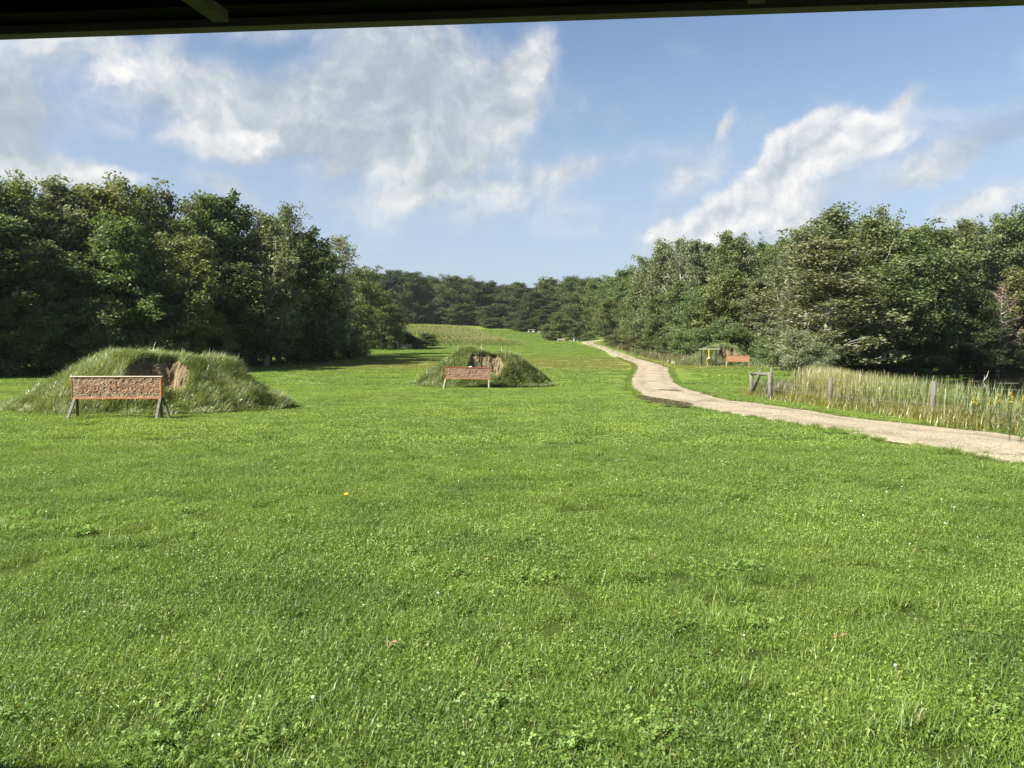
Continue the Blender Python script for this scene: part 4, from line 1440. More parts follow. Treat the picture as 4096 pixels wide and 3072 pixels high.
# yellowing grass strip under the fence
n = 3000
y = rg.uniform(6, 36, n)
x = np.interp(y, [6, 33, 36], [11.0, 10.75, 11.2]) + rg.normal(0.25, 0.45, n)
P = np.column_stack([x, y])
P = P[~inside(P, ROAD_POLY) & (P[:, 0] > np.interp(P[:, 1], [6, 14, 33, 36], [10.3, 10.25, 9.9, 10.0]))]
pat = 0.5 + 0.5 * np.sin(P[:, 1] * 1.1 + 2) * np.sin(P[:, 0] * 2 + P[:, 1] * .4)
tuft_field('yellow_verge_grass', P, 0.22, 0.55, 0.008, 0.018, 7, M_YELLOW, (0.3, 0.95), 0.3 + 0.35 * pat, 3, 0.08, 0.6 + 0.6 * pat)
n = 1500
y = rg.uniform(5, 44, n)
x = np.interp(y, [5, 33, 44], [11.7, 11.3, 15.5]) + rg.normal(0, 0.7, n)
P = np.column_stack([x, y])
P = P[(P[:, 0] > np.interp(P[:, 1], [5, 33, 44], [10.8, 10.6, 14.4]))]
tuft_field('brown_verge_weeds', P, 0.3, 0.75, 0.008, 0.016, 6, M_DRYGRASS, (0.2, 0.8), np.full(len(P), .35), 3, 0.08)

# long pale grass along the foot of the left wood and weeds along the lane's far verge
EDGE = np.array([(-600, 50), (-300, 54), (0, 61), (400, 67), (900, 78), (1150, 86), (1300, 94), (1400, 103), (1450, 118)], float)


def edge_depth(px):
    return np.interp(px, EDGE[:, 0], EDGE[:, 1])


pts = []
for i in range(2600):
    px = rg.uniform(-200, 1150)
    d = edge_depth(px) - abs(rg.normal(0, 1.2)) - 0.2
    if 350 < px < 940 and rg.uniform() < 0.65:
        continue
    pts.append(((px - 2048) / F * d, d))
P = np.array(pts)
tuft_field('meadow_fringe_grass', P, 0.3, 0.85, 0.02, 0.04, 5, M_DRYGRASS, (0.2, 0.7), np.full(len(P), .45), 2, 0.15)
LANE_R = [(2700, 1462), (2640, 1448), (2580, 1436), (2530, 1423), (2490, 1408), (2450, 1396), (2400, 1378)]
lr = np.array([on_ground(*p) for p in LANE_R])
pts = []
for i in range(2600):
    k = rg.uniform(0, len(lr) - 1.001)
    a = lr[int(k)] * (1 - k % 1) + lr[int(k) + 1] * (k % 1)
    pts.append(a + np.array([rg.uniform(0.9, 5.5), rg.normal(0, 0.8)]))
P = np.array(pts)
P = P[~inside(P, ROAD_POLY)]
tuft_field('lane_verge_weeds', P, 0.4, 1.3, 0.03, 0.07, 6, M_DRYGRASS, (0.2, 0.8), rg.uniform(0.0, .5, len(P)), 2, 0.2)
BANK_R = [(2740, 1462), (2790, 1450), (2900, 1448), (3000, 1455), (3080, 1472)]
br = np.array([on_ground(*p) for p in BANK_R])
pts = []
for i in range(1400):
    k = rg.uniform(0, len(br) - 1.001)
    a = br[int(k)] * (1 - k % 1) + br[int(k) + 1] * (k % 1)
    q = a + np.array([rg.normal(0, 0.6), rg.uniform(1.0, 4.0)])
    if not (2895 < 2048 + F * q[0] / q[1] < 3005 and q[1] < 83.5):
        pts.append(q)
P = np.array(pts)
tuft_field('bank_foot_weeds', P, 0.3, 1.0, 0.02, 0.05, 6, M_TALL, (0.2, 0.8), rg.uniform(0.2, .8, len(P)), 2, 0.2)

# goldenrod standing at the near end of the reeds
GOLD_LABELS = ['tall goldenrod with broad yellow plume at near end of the reeds', 'goldenrod with drooping plume beside the tallest reeds',
               'slim goldenrod just past the second fence post', 'small goldenrod among green reeds with narrow plume',
               'bushy goldenrod closest to the lane edge under the wires', 'goldenrod with short flat plume behind the wires', 'goldenrod seedling with pale plume among straw reeds']


def goldenrod(label, x, y, h, seed):
    rg = np.random.default_rng(seed)
    z = tz(x, y)
    t = thing('goldenrod', label, 'wildflower', (x, y, z), rg.uniform(0, 6.28), 'goldenrod plants by the fence')
    mb = MB()
    top = np.array([rg.normal(0, .05), rg.normal(0, .05), h])
    mb.tube([(0, 0, -.03), top * .5 + (.01, 0, 0), top], [.007, .006, .003], 5)
    put('stem', mb.mesh('stem', M_TALL), t)
    n = 90
    u = rg.uniform(0.08, 0.86, n)
    a = rg.uniform(0, 6.28, n)
    P = top * u[:, None]
    V, q, t3, kk = blades(P, rg.uniform(.09, .15, n), np.full(n, .018), a, np.full(n, .85), rg, 3)
    put('leaves', mesh_from('leaves', V, [q, t3], M_TALL, False, {'tint': rnd_tint(n, kk, rg, .3, .7)}), t, kind='stuff')
    n = 170
    C = []
    for i in range(14):
        a = rg.uniform(0, 6.28)
        st = top * rg.uniform(.76, 1.0)
        l = rg.uniform(.03, .07) * (1.15 - (st[2] / h - .76) * 3.6)
        for k in range(n // 14):
            f = rg.uniform(0, 1)
            C.append(st + np.array([math.cos(a), math.sin(a), .5 - .6 * f]) * l * f + rg.normal(0, .008, 3))
    V, q = leafs(np.array(C), .022, .016, rg, .3)
    put('flower_plume', mesh_from('flower_plume', V, q, M_GOLD), t, kind='stuff')


for lab, (px, py, d, h) in zip(GOLD_LABELS, [(4040, 1575, 14.6, 1.02), (4004, 1580, 16.3, .98), (3920, 1595, 17.8, .9), (3895, 1610, 18.4, .8), (4085, 1590, 14.0, .98), (3958, 1600, 16.8, .86), (3370, 1560, 27.0, .8)]):
    q = at_depth(px, py, d)
    goldenrod(lab, q[0], d, max(0.7, q[2] - tz(q[0], d) + 0.05), int(px))

# dead limb and drifting sticks in the pond
a = at_depth(3924, 1512, 66)
b = at_depth(3950, 1489, 66)
mb = MB(); mb.tube([(0, 0, -.6), (.2, 0, .1), (.5, 0, .45), (b[0] - a[0] + .1, 0, 1.0)], [.05, .04, .03, .012], 6); mb.tube([(.3, 0, .25), (.33, .05, .6)], [.02, .008], 5)
put('dead_branch', mb.mesh('dead_branch', M_BIRCH), None, (a[0], 66, WATER_Z - .02), label='bare pale branch poking up out of the dark pond', category='branch')
for lab, p0, p1, d in (('long pale stick floating flat on the pond below the bare branch', (3990, 1519), (4080, 1520), 62), ('thin line of floating sticks on pond near the shaded bank', (3760, 1512), (3920, 1513), 68)):
    u, v = at_depth(*p0, d), at_depth(*p1, d)
    mb = MB(); mb.tube([(0, 0, 0), ((v[0] - u[0]) * .4, .2, .01), (v[0] - u[0], .1, 0)], [.015, .013, .01], 6)
    put('floating_stick', mb.mesh('floating_stick', M_OLDWOOD), None, (u[0], d, WATER_Z + .005), label=lab, category='stick')

# a lone dandelion
g = on_ground(1385, 2016)
dn = thing('dandelion', 'single yellow dandelion flower open in the lawn left of centre', 'flower', (g[0], g[1], tz(*g)))
mb = MB(); mb.tube([(0, 0, 0), (.004, 0, .05), (0, 0, .095)], .002, 4); put('stem', mb.mesh('stem', M_TALL), dn)
mb = MB(); mb.tube([(0, 0, .09), (0, -.004, .102)], [.012, .021], 10); put('flower', mb.mesh('flower', simple_mat('dandelion_yellow', (0.55, 0.36, 0.01), (0.65, 0.46, 0.02), 40, .8, .2)), dn)

# fallen leaves on the lawn
for lab, (px, py) in (('curled brown leaf lying on the lawn towards its right side', (3362, 2615)), ('reddish dead leaf on the mown grass below the gravel lane', (3672, 2236)), ('pale tan leaf on the lawn left of centre', (1562, 2640))):
    g = on_ground(px, py)
    V, q = leafs(np.array([(0, 0, 0.0), (.02, .015, .01), (-.02, .01, .005)]), .045, .025, np.random.default_rng(int(px)), 1.5, 0, .3)
    put('dead_leaf', mesh_from('dead_leaf', V, q, simple_mat('dead_leaf_brown', (0.12, 0.065, 0.035), (0.22, 0.13, 0.075), 30, .8, .2)), None, (g[0], g[1], tz(*g) + .06), label=lab, category='leaf')

# ------------------------------------------------------------------ corn
def corn_row(seed):
    rg = np.random.default_rng(seed)
    V, Q, T3, TT = [], [], [], []
    off = 0
    for i in range(9):
        y = (i + rg.uniform(-.2, .2)) * 0.24 - 1.0
        x = rg.normal(0, .04)
        h = rg.uniform(1.9, 2.35)
        n = 9
        u = rg.uniform(.08, .85, n)
        a = np.where(np.arange(n) % 2 == 0, 0, math.pi) + rg.normal(0, .7, n)
        P = np.column_stack([np.full(n, x), np.full(n, y), h * u])
        v, q, t3, kk = blades(P, rg.uniform(.35, .55, n), np.full(n, .085), a, np.full(n, .92), rg, 3)
        V.append(v); Q.append(q + off); T3.append(t3 + off); off += len(v)
        TT.append(np.repeat(np.clip(rg.normal(.5, .2, n), 0, .92), kk))
        # stalk and tassel
        P = np.array([[x, y, 0]] + [[x, y, h * .88]] * 3)
        v, q, t3, kk = blades(P, np.array([h, .42, .36, .36]), np.array([.035, .05, .04, .04]), rg.uniform(0, 6.28, 4), np.array([.02, .1, .5, .5]), rg, 2)
        V.append(v); Q.append(q + off); T3.append(t3 + off); off += len(v)
        TT.append(np.repeat([.4, .97, .95, .95], kk))
    return mesh_from('corn_row', np.concatenate(V), [np.concatenate(Q), np.concatenate(T3)], M_CORN, False, {'tint': np.concatenate(TT)})


rowd = np.array([-0.125, 1.0])
pts, rots = [], []
for s in np.arange(-95, 40, 1.40):
    for l in np.arange(170, 350, 2.05):
        bend = 2.2 * math.sin((l - 170) / 60.0) + 0.6 * math.sin(l / 17 + s * .05)
        x = s - 0.16 * (l - 177) + bend
        pts.append((x, l))
P = np.array(pts)
P = P[inside(P, CORN)]
ed = seg_dist(P, CORN)
P = P[rg.uniform(0, 1, len(P)) > .015 + .35 * (ed < 2.5)]
ed = seg_dist(P, CORN)
scatter('corn_field', np.column_stack([P, terrain(P[:, 0], P[:, 1]) - .05]), np.full(len(P), .155) + np.where(rg.uniform(0, 1, len(P)) < .5, math.pi, 0), (rg.normal(.84, .06, len(P)).clip(.65, 1.0) * np.interp(ed, [0, 5], [.66, 1.0])), rg.integers(0, 4, len(P)),
        [source('corn', corn_row(s)) for s in range(4)])

# ------------------------------------------------------------------ trees
def gen_tree(seed, H=15.0, Rr=4.5, base=0.08, prof='oval', nb=40, per=6, nleaf=44, leaf=(0.30, 0.19), up=(10, 62), clump=0.55, airy=1.0, bark=None, dead=False, stems=1, twigr=0.02):
    rg = np.random.default_rng(seed)
    tr = MB()
    cent, csz = [], []
    ph = rg.uniform(0, 6.28, 4)
    for st in range(stems):
        lean = rg.normal(0, 0.02 if stems == 1 else 0.13, 2)
        sway = rg.normal(0, 0.12, (9, 2)).cumsum(0) * H / 30
        Hs = H * (1 if st == 0 else rg.uniform(.75, .98))
        tp = np.array([(lean[0] * z + sway[i][0] * (i > 0), lean[1] * z + sway[i][1] * (i > 0), z) for i, z in enumerate(np.linspace(-0.3, Hs * 0.95, 9))])
        r0 = (0.016 * H + 0.04) / (1 if stems == 1 else 1.5)
        tr.tube(tp, r0 * (1 - np.linspace(0, 0.93, 9) ** 0.9), 7)
        nbs = nb // stems
        for i in range(nbs):
            tt = (i + rg.uniform(0.1, 0.9)) / nbs
            z = Hs * (base + (0.97 - base) * tt) * 0.95
            j = np.interp(z, tp[:, 2], np.arange(9))
            o = np.array([np.interp(j, np.arange(9), tp[:, k]) for k in range(3)])
            a = i * 2.3999 + rg.normal(0, 0.35) + ph[3]
            if prof == 'oval':
                pr = math.sin(math.pi * (0.12 + 0.80 * tt) ** 0.9) ** 0.6
            elif prof == 'top':
                pr = math.sin(math.pi * min(1, 0.06 + 0.90 * tt ** 1.25)) ** 0.6
            elif prof == 'cone':
                pr = (1 - tt) ** 0.85 + 0.05
            else:
                pr = math.sqrt(max(0.03, 1 - (tt * 0.97) ** 2.0))
            ln = Rr * pr * (0.80 + 0.26 * math.sin(2 * a + ph[0]) * math.sin(5 * tt + ph[1]) + rg.uniform(-0.22, 0.2)) / (1 if stems == 1 else 1.25)
            if prof == 'cone':
                ea = R(rg.uniform(-12, 8))
            else:
                ea = R(up[0] + (up[1] - up[0]) * tt ** 1.1 + rg.normal(0, 9))
            d = np.array([math.cos(a) * math.cos(ea), math.sin(a) * math.cos(ea), math.sin(ea)])
            us_ = np.linspace(0, 1, 5)
            bend = np.array([0, 0, 1.0]) * (0.14 if prof != 'cone' else -0.10) * ln
            bp = o + d * (us_ * ln)[:, None] + bend * (us_ ** 2)[:, None] + rg.normal(0, 0.03 * ln, (5, 3)) * us_[:, None]
            br = max(0.018, r0 * 0.42 * (1 - 0.6 * tt))
            tr.tube(bp, br * (1 - 0.85 * us_), 4, False)
            for k in range(per):
                u = 0.30 + 0.72 * (k + rg.uniform(0, 1)) / per
                c = np.array([np.interp(min(u, 1), us_, bp[:, q]) for q in range(3)])
                side = rg.normal(0, 1, 3)
                side[2] = abs(side[2]) * 0.7 - 0.15
                side -= d * (side @ d)
                side /= np.linalg.norm(side) + 1e-6
                off = side * rg.uniform(0.1, 0.42) * ln * (1.15 - 0.7 * u) + (d * rg.uniform(0, .1) * ln)
                e = c + off
                tr.tube([c, c + off * .5 + (0, 0, .03 * ln), e], [max(twigr, br * .3), twigr * .8, twigr * .5], 3, False)
                cent.append(e)
                csz.append(clump * rg.uniform(0.65, 1.25) * (0.75 + 0.5 * pr))
        top = tp[-1]
        for k in range(5):
            cent.append(top + rg.normal(0, .25, 3) * (1, 1, 1.3))
            csz.append(clump * .7)
    cent = np.array(cent)
    csz = np.array(csz)
    n = len(cent)
    cnt = np.maximum(3, (nleaf * airy * (csz / clump) ** 2 * rg.uniform(0.6, 1.3, n)).astype(int))
    if dead:
        cnt = (cnt * 0.35).astype(int)
    ii = np.repeat(np.arange(n), cnt)
    off = rg.normal(0, 1, (len(ii), 3))
    off /= np.linalg.norm(off, axis=1)[:, None]
    off *= (rg.uniform(0, 1, len(ii)) ** 0.45)[:, None]
    off[:, 2] *= 0.62
    C = cent[ii] + off * csz[ii][:, None] * 1.25
    if prof == 'cone':
        V, q = leafs(C, rg.uniform(.28, .5, len(ii)), rg.uniform(.06, .1, len(ii)), rg, 0.6, -0.35)
    else:
        sz = rg.uniform(0.65, 1.25, len(ii))
        V, q = leafs(C, leaf[0] * sz, leaf[1] * sz, rg, 0.55, -0.15)
    ct = rg.normal(0, .10, n)
    tint = np.clip(0.42 + ct[ii] + rg.normal(0, 0.17, len(ii)), 0, 1)
    keep = C[:, 2] > 0.05
    q = q[keep]
    crown = mesh_from('crown', V, q, M_LEAF, False, {'tint': np.repeat(tint, 4)})
    return tr.mesh('trunk', bark or M_BARK, True), crown, Rr, H


KIND = {}


def kind(k, **kw):
    KIND[k] = gen_tree(**kw)


kind('oak', seed=1, Rr=4.8, prof='oval', nb=46, per=6, nleaf=50, clump=.68, up=(8, 48))
kind('oak2', seed=2, Rr=4.8, prof='dome', nb=48, per=6, nleaf=48, clump=.68, up=(8, 50))
kind('maple', seed=3, Rr=4.4, prof='oval', nb=46, per=6, nleaf=48, leaf=(.32, .24), clump=.64, up=(10, 50))
kind('maple2', seed=4, Rr=4.4, prof='top', base=.05, nb=48, per=6, nleaf=42, leaf=(.30, .22), clump=.66, up=(10, 54))
kind('ash', seed=5, Rr=4.0, prof='top', nb=42, per=6, nleaf=38, leaf=(.32, .14), up=(20, 70), clump=.55)
kind('poplar', seed=6, Rr=3.8, prof='oval', nb=44, per=6, nleaf=40, leaf=(.24, .20), up=(25, 72), clump=.52, bark=M_BIRCH)
kind('poplar2', seed=7, Rr=4.4, prof='dome', nb=46, per=6, nleaf=44, leaf=(.24, .20), up=(15, 65), clump=.56, bark=M_BIRCH)
kind('airy', seed=8, Rr=3.6, prof='top', base=.25, nb=34, per=5, nleaf=26, leaf=(.24, .17), up=(25, 72), clump=.5, airy=.8, bark=M_BIRCH)
kind('airy2', seed=9, Rr=3.8, prof='top', base=.3, nb=36, per=5, nleaf=24, leaf=(.26, .17), up=(20, 66), clump=.55, airy=.8)
kind('spruce', seed=10, Rr=3.0, prof='cone', base=.04, nb=90, per=5, nleaf=26, clump=.40)
kind('bush', seed=11, H=5, Rr=3.0, prof='dome', base=.04, nb=36, per=6, nleaf=40, leaf=(.19, .12), up=(10, 70), clump=.42, stems=3, twigr=.01)
kind('bush2', seed=12, H=5, Rr=3.0, prof='dome', base=.03, nb=39, per=6, nleaf=38, leaf=(.17, .12), up=(20, 75), clump=.44, stems=3, twigr=.01)
kind('willow', seed=13, H=5, Rr=2.8, prof='dome', base=.03, nb=40, per=6, nleaf=50, leaf=(.17, .06), up=(30, 78), clump=.40, stems=4, twigr=.01)
kind('dead', seed=14, Rr=3.2, prof='oval', base=.2, nb=36, per=5, nleaf=26, leaf=(.2, .12), up=(10, 55), clump=.5, bark=M_BIRCH, dead=True)

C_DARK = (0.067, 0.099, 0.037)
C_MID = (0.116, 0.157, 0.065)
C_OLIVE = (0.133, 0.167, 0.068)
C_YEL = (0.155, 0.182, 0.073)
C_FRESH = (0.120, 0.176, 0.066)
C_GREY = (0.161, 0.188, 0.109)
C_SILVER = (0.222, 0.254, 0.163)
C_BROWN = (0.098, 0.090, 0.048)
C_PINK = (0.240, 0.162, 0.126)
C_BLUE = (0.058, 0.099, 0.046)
tree_rng = np.random.default_rng(77)


def WK(d, k):
    return 1.0 if k in ('airy', 'airy2', 'spruce', 'dead') else (1.5 if d > 290 else 1.22)


def tree(px, top, d, k, width, color, label, group=None, name=None, cat='tree'):
    trunk, crown, Rr, H0 = KIND[k]
    p = on(px, d)
    p[2] = max(p[2], WATER_Z + 0.05)
    H = at_depth(px, top, d)[2] - p[2]
    H = max(H, 1.2)
    nm = name or {'spruce': 'spruce_tree', 'bush': 'shrub', 'bush2': 'shrub', 'willow': 'willow_shrub', 'dead': 'dying_birch'}.get(k, 'broadleaf_tree')
    if nm in ('shrub', 'willow_shrub') and cat == 'tree':
        cat = 'shrub'
    t = thing(nm, label, cat, p - (0, 0, .05), tree_rng.uniform(0, 6.28), group, (width / (2 * Rr) * WK(d, k), width / (2 * Rr) * WK(d, k), H / H0))
    put('trunk', trunk, t)
    o = put('crown', crown, t)
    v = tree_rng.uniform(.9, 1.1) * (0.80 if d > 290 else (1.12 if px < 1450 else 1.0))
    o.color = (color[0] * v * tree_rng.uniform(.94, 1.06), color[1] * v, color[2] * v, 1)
    return t


G_L = 'trees of the wood left of the lawn'
G_F = 'trees of the far wood above the cornfield'
G_R = 'trees right of the lane and around the pond'
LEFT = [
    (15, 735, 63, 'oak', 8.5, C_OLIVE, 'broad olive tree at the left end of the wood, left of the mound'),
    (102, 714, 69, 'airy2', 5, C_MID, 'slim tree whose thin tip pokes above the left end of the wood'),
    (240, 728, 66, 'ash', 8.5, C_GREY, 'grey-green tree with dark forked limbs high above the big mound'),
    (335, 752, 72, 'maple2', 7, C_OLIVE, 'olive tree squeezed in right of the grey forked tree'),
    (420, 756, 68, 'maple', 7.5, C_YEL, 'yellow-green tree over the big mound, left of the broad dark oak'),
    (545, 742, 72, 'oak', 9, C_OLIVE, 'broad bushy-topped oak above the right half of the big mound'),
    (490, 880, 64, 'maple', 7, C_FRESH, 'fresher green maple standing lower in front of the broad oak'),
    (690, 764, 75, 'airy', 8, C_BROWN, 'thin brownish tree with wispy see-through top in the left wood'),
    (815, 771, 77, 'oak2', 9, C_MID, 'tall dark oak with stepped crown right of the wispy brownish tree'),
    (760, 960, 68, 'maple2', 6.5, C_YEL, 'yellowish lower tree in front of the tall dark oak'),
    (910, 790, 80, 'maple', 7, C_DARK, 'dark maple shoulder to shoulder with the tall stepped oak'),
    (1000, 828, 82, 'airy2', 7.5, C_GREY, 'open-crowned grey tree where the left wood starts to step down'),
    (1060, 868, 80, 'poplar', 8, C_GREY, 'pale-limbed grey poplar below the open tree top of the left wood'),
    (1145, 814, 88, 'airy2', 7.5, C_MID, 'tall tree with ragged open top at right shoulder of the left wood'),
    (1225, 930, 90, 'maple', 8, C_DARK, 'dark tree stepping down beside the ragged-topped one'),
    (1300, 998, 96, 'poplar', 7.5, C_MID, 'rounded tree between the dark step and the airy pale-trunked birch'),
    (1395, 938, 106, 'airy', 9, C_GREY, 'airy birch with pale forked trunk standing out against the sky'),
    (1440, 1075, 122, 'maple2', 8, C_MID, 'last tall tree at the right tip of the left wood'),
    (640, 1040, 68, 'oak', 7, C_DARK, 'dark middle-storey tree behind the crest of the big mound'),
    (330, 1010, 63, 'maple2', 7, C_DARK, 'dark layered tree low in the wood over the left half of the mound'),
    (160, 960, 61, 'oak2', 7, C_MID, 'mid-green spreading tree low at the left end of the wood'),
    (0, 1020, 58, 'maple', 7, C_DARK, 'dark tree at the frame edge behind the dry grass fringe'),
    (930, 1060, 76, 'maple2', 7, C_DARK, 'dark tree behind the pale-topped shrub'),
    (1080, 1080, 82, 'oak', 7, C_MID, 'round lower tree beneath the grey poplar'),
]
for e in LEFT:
    tree(*e, G_L)
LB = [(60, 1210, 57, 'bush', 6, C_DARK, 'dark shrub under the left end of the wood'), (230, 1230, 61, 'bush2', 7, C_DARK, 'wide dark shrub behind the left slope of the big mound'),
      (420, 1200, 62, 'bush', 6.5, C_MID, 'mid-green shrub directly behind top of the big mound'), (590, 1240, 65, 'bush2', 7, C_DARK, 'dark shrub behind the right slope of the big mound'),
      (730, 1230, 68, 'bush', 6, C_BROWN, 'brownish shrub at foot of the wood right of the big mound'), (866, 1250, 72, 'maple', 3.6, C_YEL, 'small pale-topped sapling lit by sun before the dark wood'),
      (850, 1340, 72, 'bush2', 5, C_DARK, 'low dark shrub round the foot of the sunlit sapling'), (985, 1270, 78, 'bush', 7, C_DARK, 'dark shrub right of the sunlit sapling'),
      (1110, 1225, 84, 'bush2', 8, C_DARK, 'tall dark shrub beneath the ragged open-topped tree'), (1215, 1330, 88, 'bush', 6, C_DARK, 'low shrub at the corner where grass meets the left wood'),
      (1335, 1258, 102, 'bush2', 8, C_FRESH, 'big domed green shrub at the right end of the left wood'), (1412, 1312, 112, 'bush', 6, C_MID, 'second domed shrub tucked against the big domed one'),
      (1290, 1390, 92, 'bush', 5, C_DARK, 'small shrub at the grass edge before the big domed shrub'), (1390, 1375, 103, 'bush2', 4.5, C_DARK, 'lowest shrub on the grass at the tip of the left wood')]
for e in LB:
    tree(*e, 'shrubs at foot of the left wood')
LX, LY = [a for a in (27, 122, 230, 325, 475, 597, 678, 807, 909, 1003, 1112, 1187, 1268, 1390, 1448)], [752, 758, 735, 752, 752, 768, 775, 775, 790, 822, 830, 840, 995, 950, 1010]
for i, px in enumerate(np.arange(-460, 1400, 105)):
    k = ['oak', 'maple', 'oak2', 'ash', 'maple2', 'poplar'][i % 6]
    top = float(np.interp(px, LX, LY)) + 45 + 40 * ((i * 7) % 3)
    tree(px, top, float(edge_depth(px)) + 13 + 3 * (i % 2), k, 8.5, (C_DARK, C_MID, C_OLIVE)[i % 3], 'dense tree in the back ranks of the wood left of the lawn', 'back ranks of the left wood')
for i, (px, top) in enumerate([(-140, 700), (-330, 690), (-560, 680), (-800, 660)]):
    tree(px, top, float(edge_depth(px)) + 2, ['oak', 'maple', 'oak2', 'maple2'][i], 9.5, C_MID, 'tree of the left wood beyond the edge of view', 'left wood beyond the view')

for i, px in enumerate(range(-1000, 0, 95)):
    tree(px, 1180 + 25 * (i % 3), float(edge_depth(px)) + 3 + 2 * (i % 2), ('bush', 'bush2')[i % 2], 7, (C_DARK, C_MID)[i % 2], 'undergrowth of the left wood beyond the edge of view', 'left wood beyond the view')

MIDL = [(1530, 1168, 153, 'maple', 7.5, C_OLIVE, 'small olive tree alone below the cornfield, above white swing frame'), (1580, 1255, 158, 'maple2', 5, C_MID, 'slim young tree leaning on the small olive tree'),
        (1468, 1290, 168, 'bush', 7, C_FRESH, 'sunlit shrub left of the small olive tree'),
        (1655, 1338, 162, 'bush2', 7, C_DARK, 'dark bush behind the brown shaded board'), (1705, 1334, 166, 'bush', 7, C_DARK, 'rounded dark bush at the corn corner, right of brown board'),
        (1600, 1320, 166, 'bush', 8, C_DARK, 'dark bush joining the small tree to the bushes by the corn'), (1666, 1362, 159, 'bush2', 3.2, C_OLIVE, 'yellowish little shrub against the end of the brown board'),
        (1520, 1345, 160, 'bush2', 8, C_DARK, 'dark bush behind the white swing frame')]
for e in MIDL:
    tree(*e)
FAR = [(1430, 1100, 330, 'oak', 15, C_BLUE, 'far tree just clear of the left wood'), (1500, 1092, 372, 'oak2', 15, C_DARK, 'far rounded tree left of the largest far crown'),
       (1575, 1083, 376, 'maple', 17, C_BLUE, 'broad far tree over the left end of the corn'), (1660, 1086, 370, 'oak2', 17, C_DARK, 'largest round dark crown above the cornfield'),
       (1735, 1112, 372, 'ash', 13, C_MID, 'narrow far tree right of the largest round crown'), (1800, 1108, 366, 'maple2', 14, C_MID, 'lighter layered tree above middle of the corn'),
       (1855, 1114, 366, 'oak', 14, C_MID, 'tall far tree above the right end of the corn'), (1905, 1126, 362, 'maple', 13, C_DARK, 'dark far tree beside the corn top corner'),
       (1965, 1128, 362, 'ash', 13, C_BLUE, 'bluish far tree over the farthest grey board'), (2030, 1142, 358, 'oak', 13, C_MID, 'tree where the far skyline dips lowest'),
       (2090, 1134, 350, 'maple2', 13, C_MID, 'far tree just right of the skyline dip'), (2130, 1168, 325, 'oak2', 15, C_DARK, 'big dark dome of a tree at the meadow top'),
       (2200, 1114, 340, 'maple', 13, C_OLIVE, 'olive far tree behind the big dark dome'), (2285, 1107, 320, 'ash', 13, C_MID, 'highest far tree between dark dome and the right wood'),
       (2345, 1119, 296, 'oak', 13, C_MID, 'rounded tree above the spot where the lane vanishes'), (2400, 1118, 276, 'maple2', 12, C_FRESH, 'fresh green tree behind the lane end'),
       (2195, 1225, 300, 'maple', 9, C_DARK, 'shaded tree filling the gap behind the bush clump')]
for e in FAR:
    tree(*e, G_F)
FB = [(1938, 1228, 352, 'maple2', 8, C_OLIVE, 'small pointed tree at corn top corner before the far wood'), (1975, 1272, 346, 'bush', 12, C_MID, 'shrub left above the farthest grey board'),
      (2060, 1275, 342, 'bush2', 11, C_MID, 'shrub behind the white upright target panel'), (2110, 1280, 318, 'bush', 11, C_DARK, 'shrub behind the little far frame'),
      (2075, 1306, 330, 'bush2', 8, C_YEL, 'pale low shrub left of the little far frame'), (2160, 1268, 312, 'bush', 12, C_DARK, 'dark shrub over tiny grey board'),
      (2015, 1290, 350, 'bush', 7, C_GREY, 'greyish shrub between far board and white panel'),
      (2240, 1248, 240, 'oak2', 9.5, C_MID, 'main rounded bush tree of the clump by the far lane'), (2190, 1300, 238, 'bush', 7, C_OLIVE, 'left lobe of the bush clump by the far lane'),
      (2300, 1285, 238, 'bush2', 8, C_MID, 'right lobe of the bush clump behind bent-arm pole'), (2215, 1335, 236, 'bush2', 5, C_MID, 'low bush behind the faded board on white legs'),
      (2355, 1330, 250, 'bush', 6, C_YEL, 'sunny yellow-green shrub where the lane disappears')]
for e in FB:
    tree(*e)
for i, px in enumerate(np.arange(1380, 2460, 60)):
    tree(px, float(np.interp(px, [1380, 1600, 1900, 2460], [1225, 1215, 1235, 1240])) + 6 * (i % 3), 384 - 0.05 * max(0, px - 1950), ('bush', 'bush2')[i % 2], 15, (C_DARK, C_BLUE)[i % 2], 'tall dark undergrowth between the trunks of the far wood', 'undergrowth of the far wood')
for i, px in enumerate(np.arange(1390, 2480, 52)):
    top = float(np.interp(px, [1390, 1570, 1660, 1800, 2040, 2290, 2480], [1100, 1096, 1100, 1120, 1150, 1122, 1105])) + 8 * (i % 3)
    tree(px, top, 398 - 0.06 * max(0, px - 2000), ['oak', 'maple', 'oak2', 'ash', 'maple2'][i % 5], 17, (C_DARK, C_MID, C_BLUE)[i % 3], 'tree in the back ranks of the far wood', 'back ranks of the far wood')
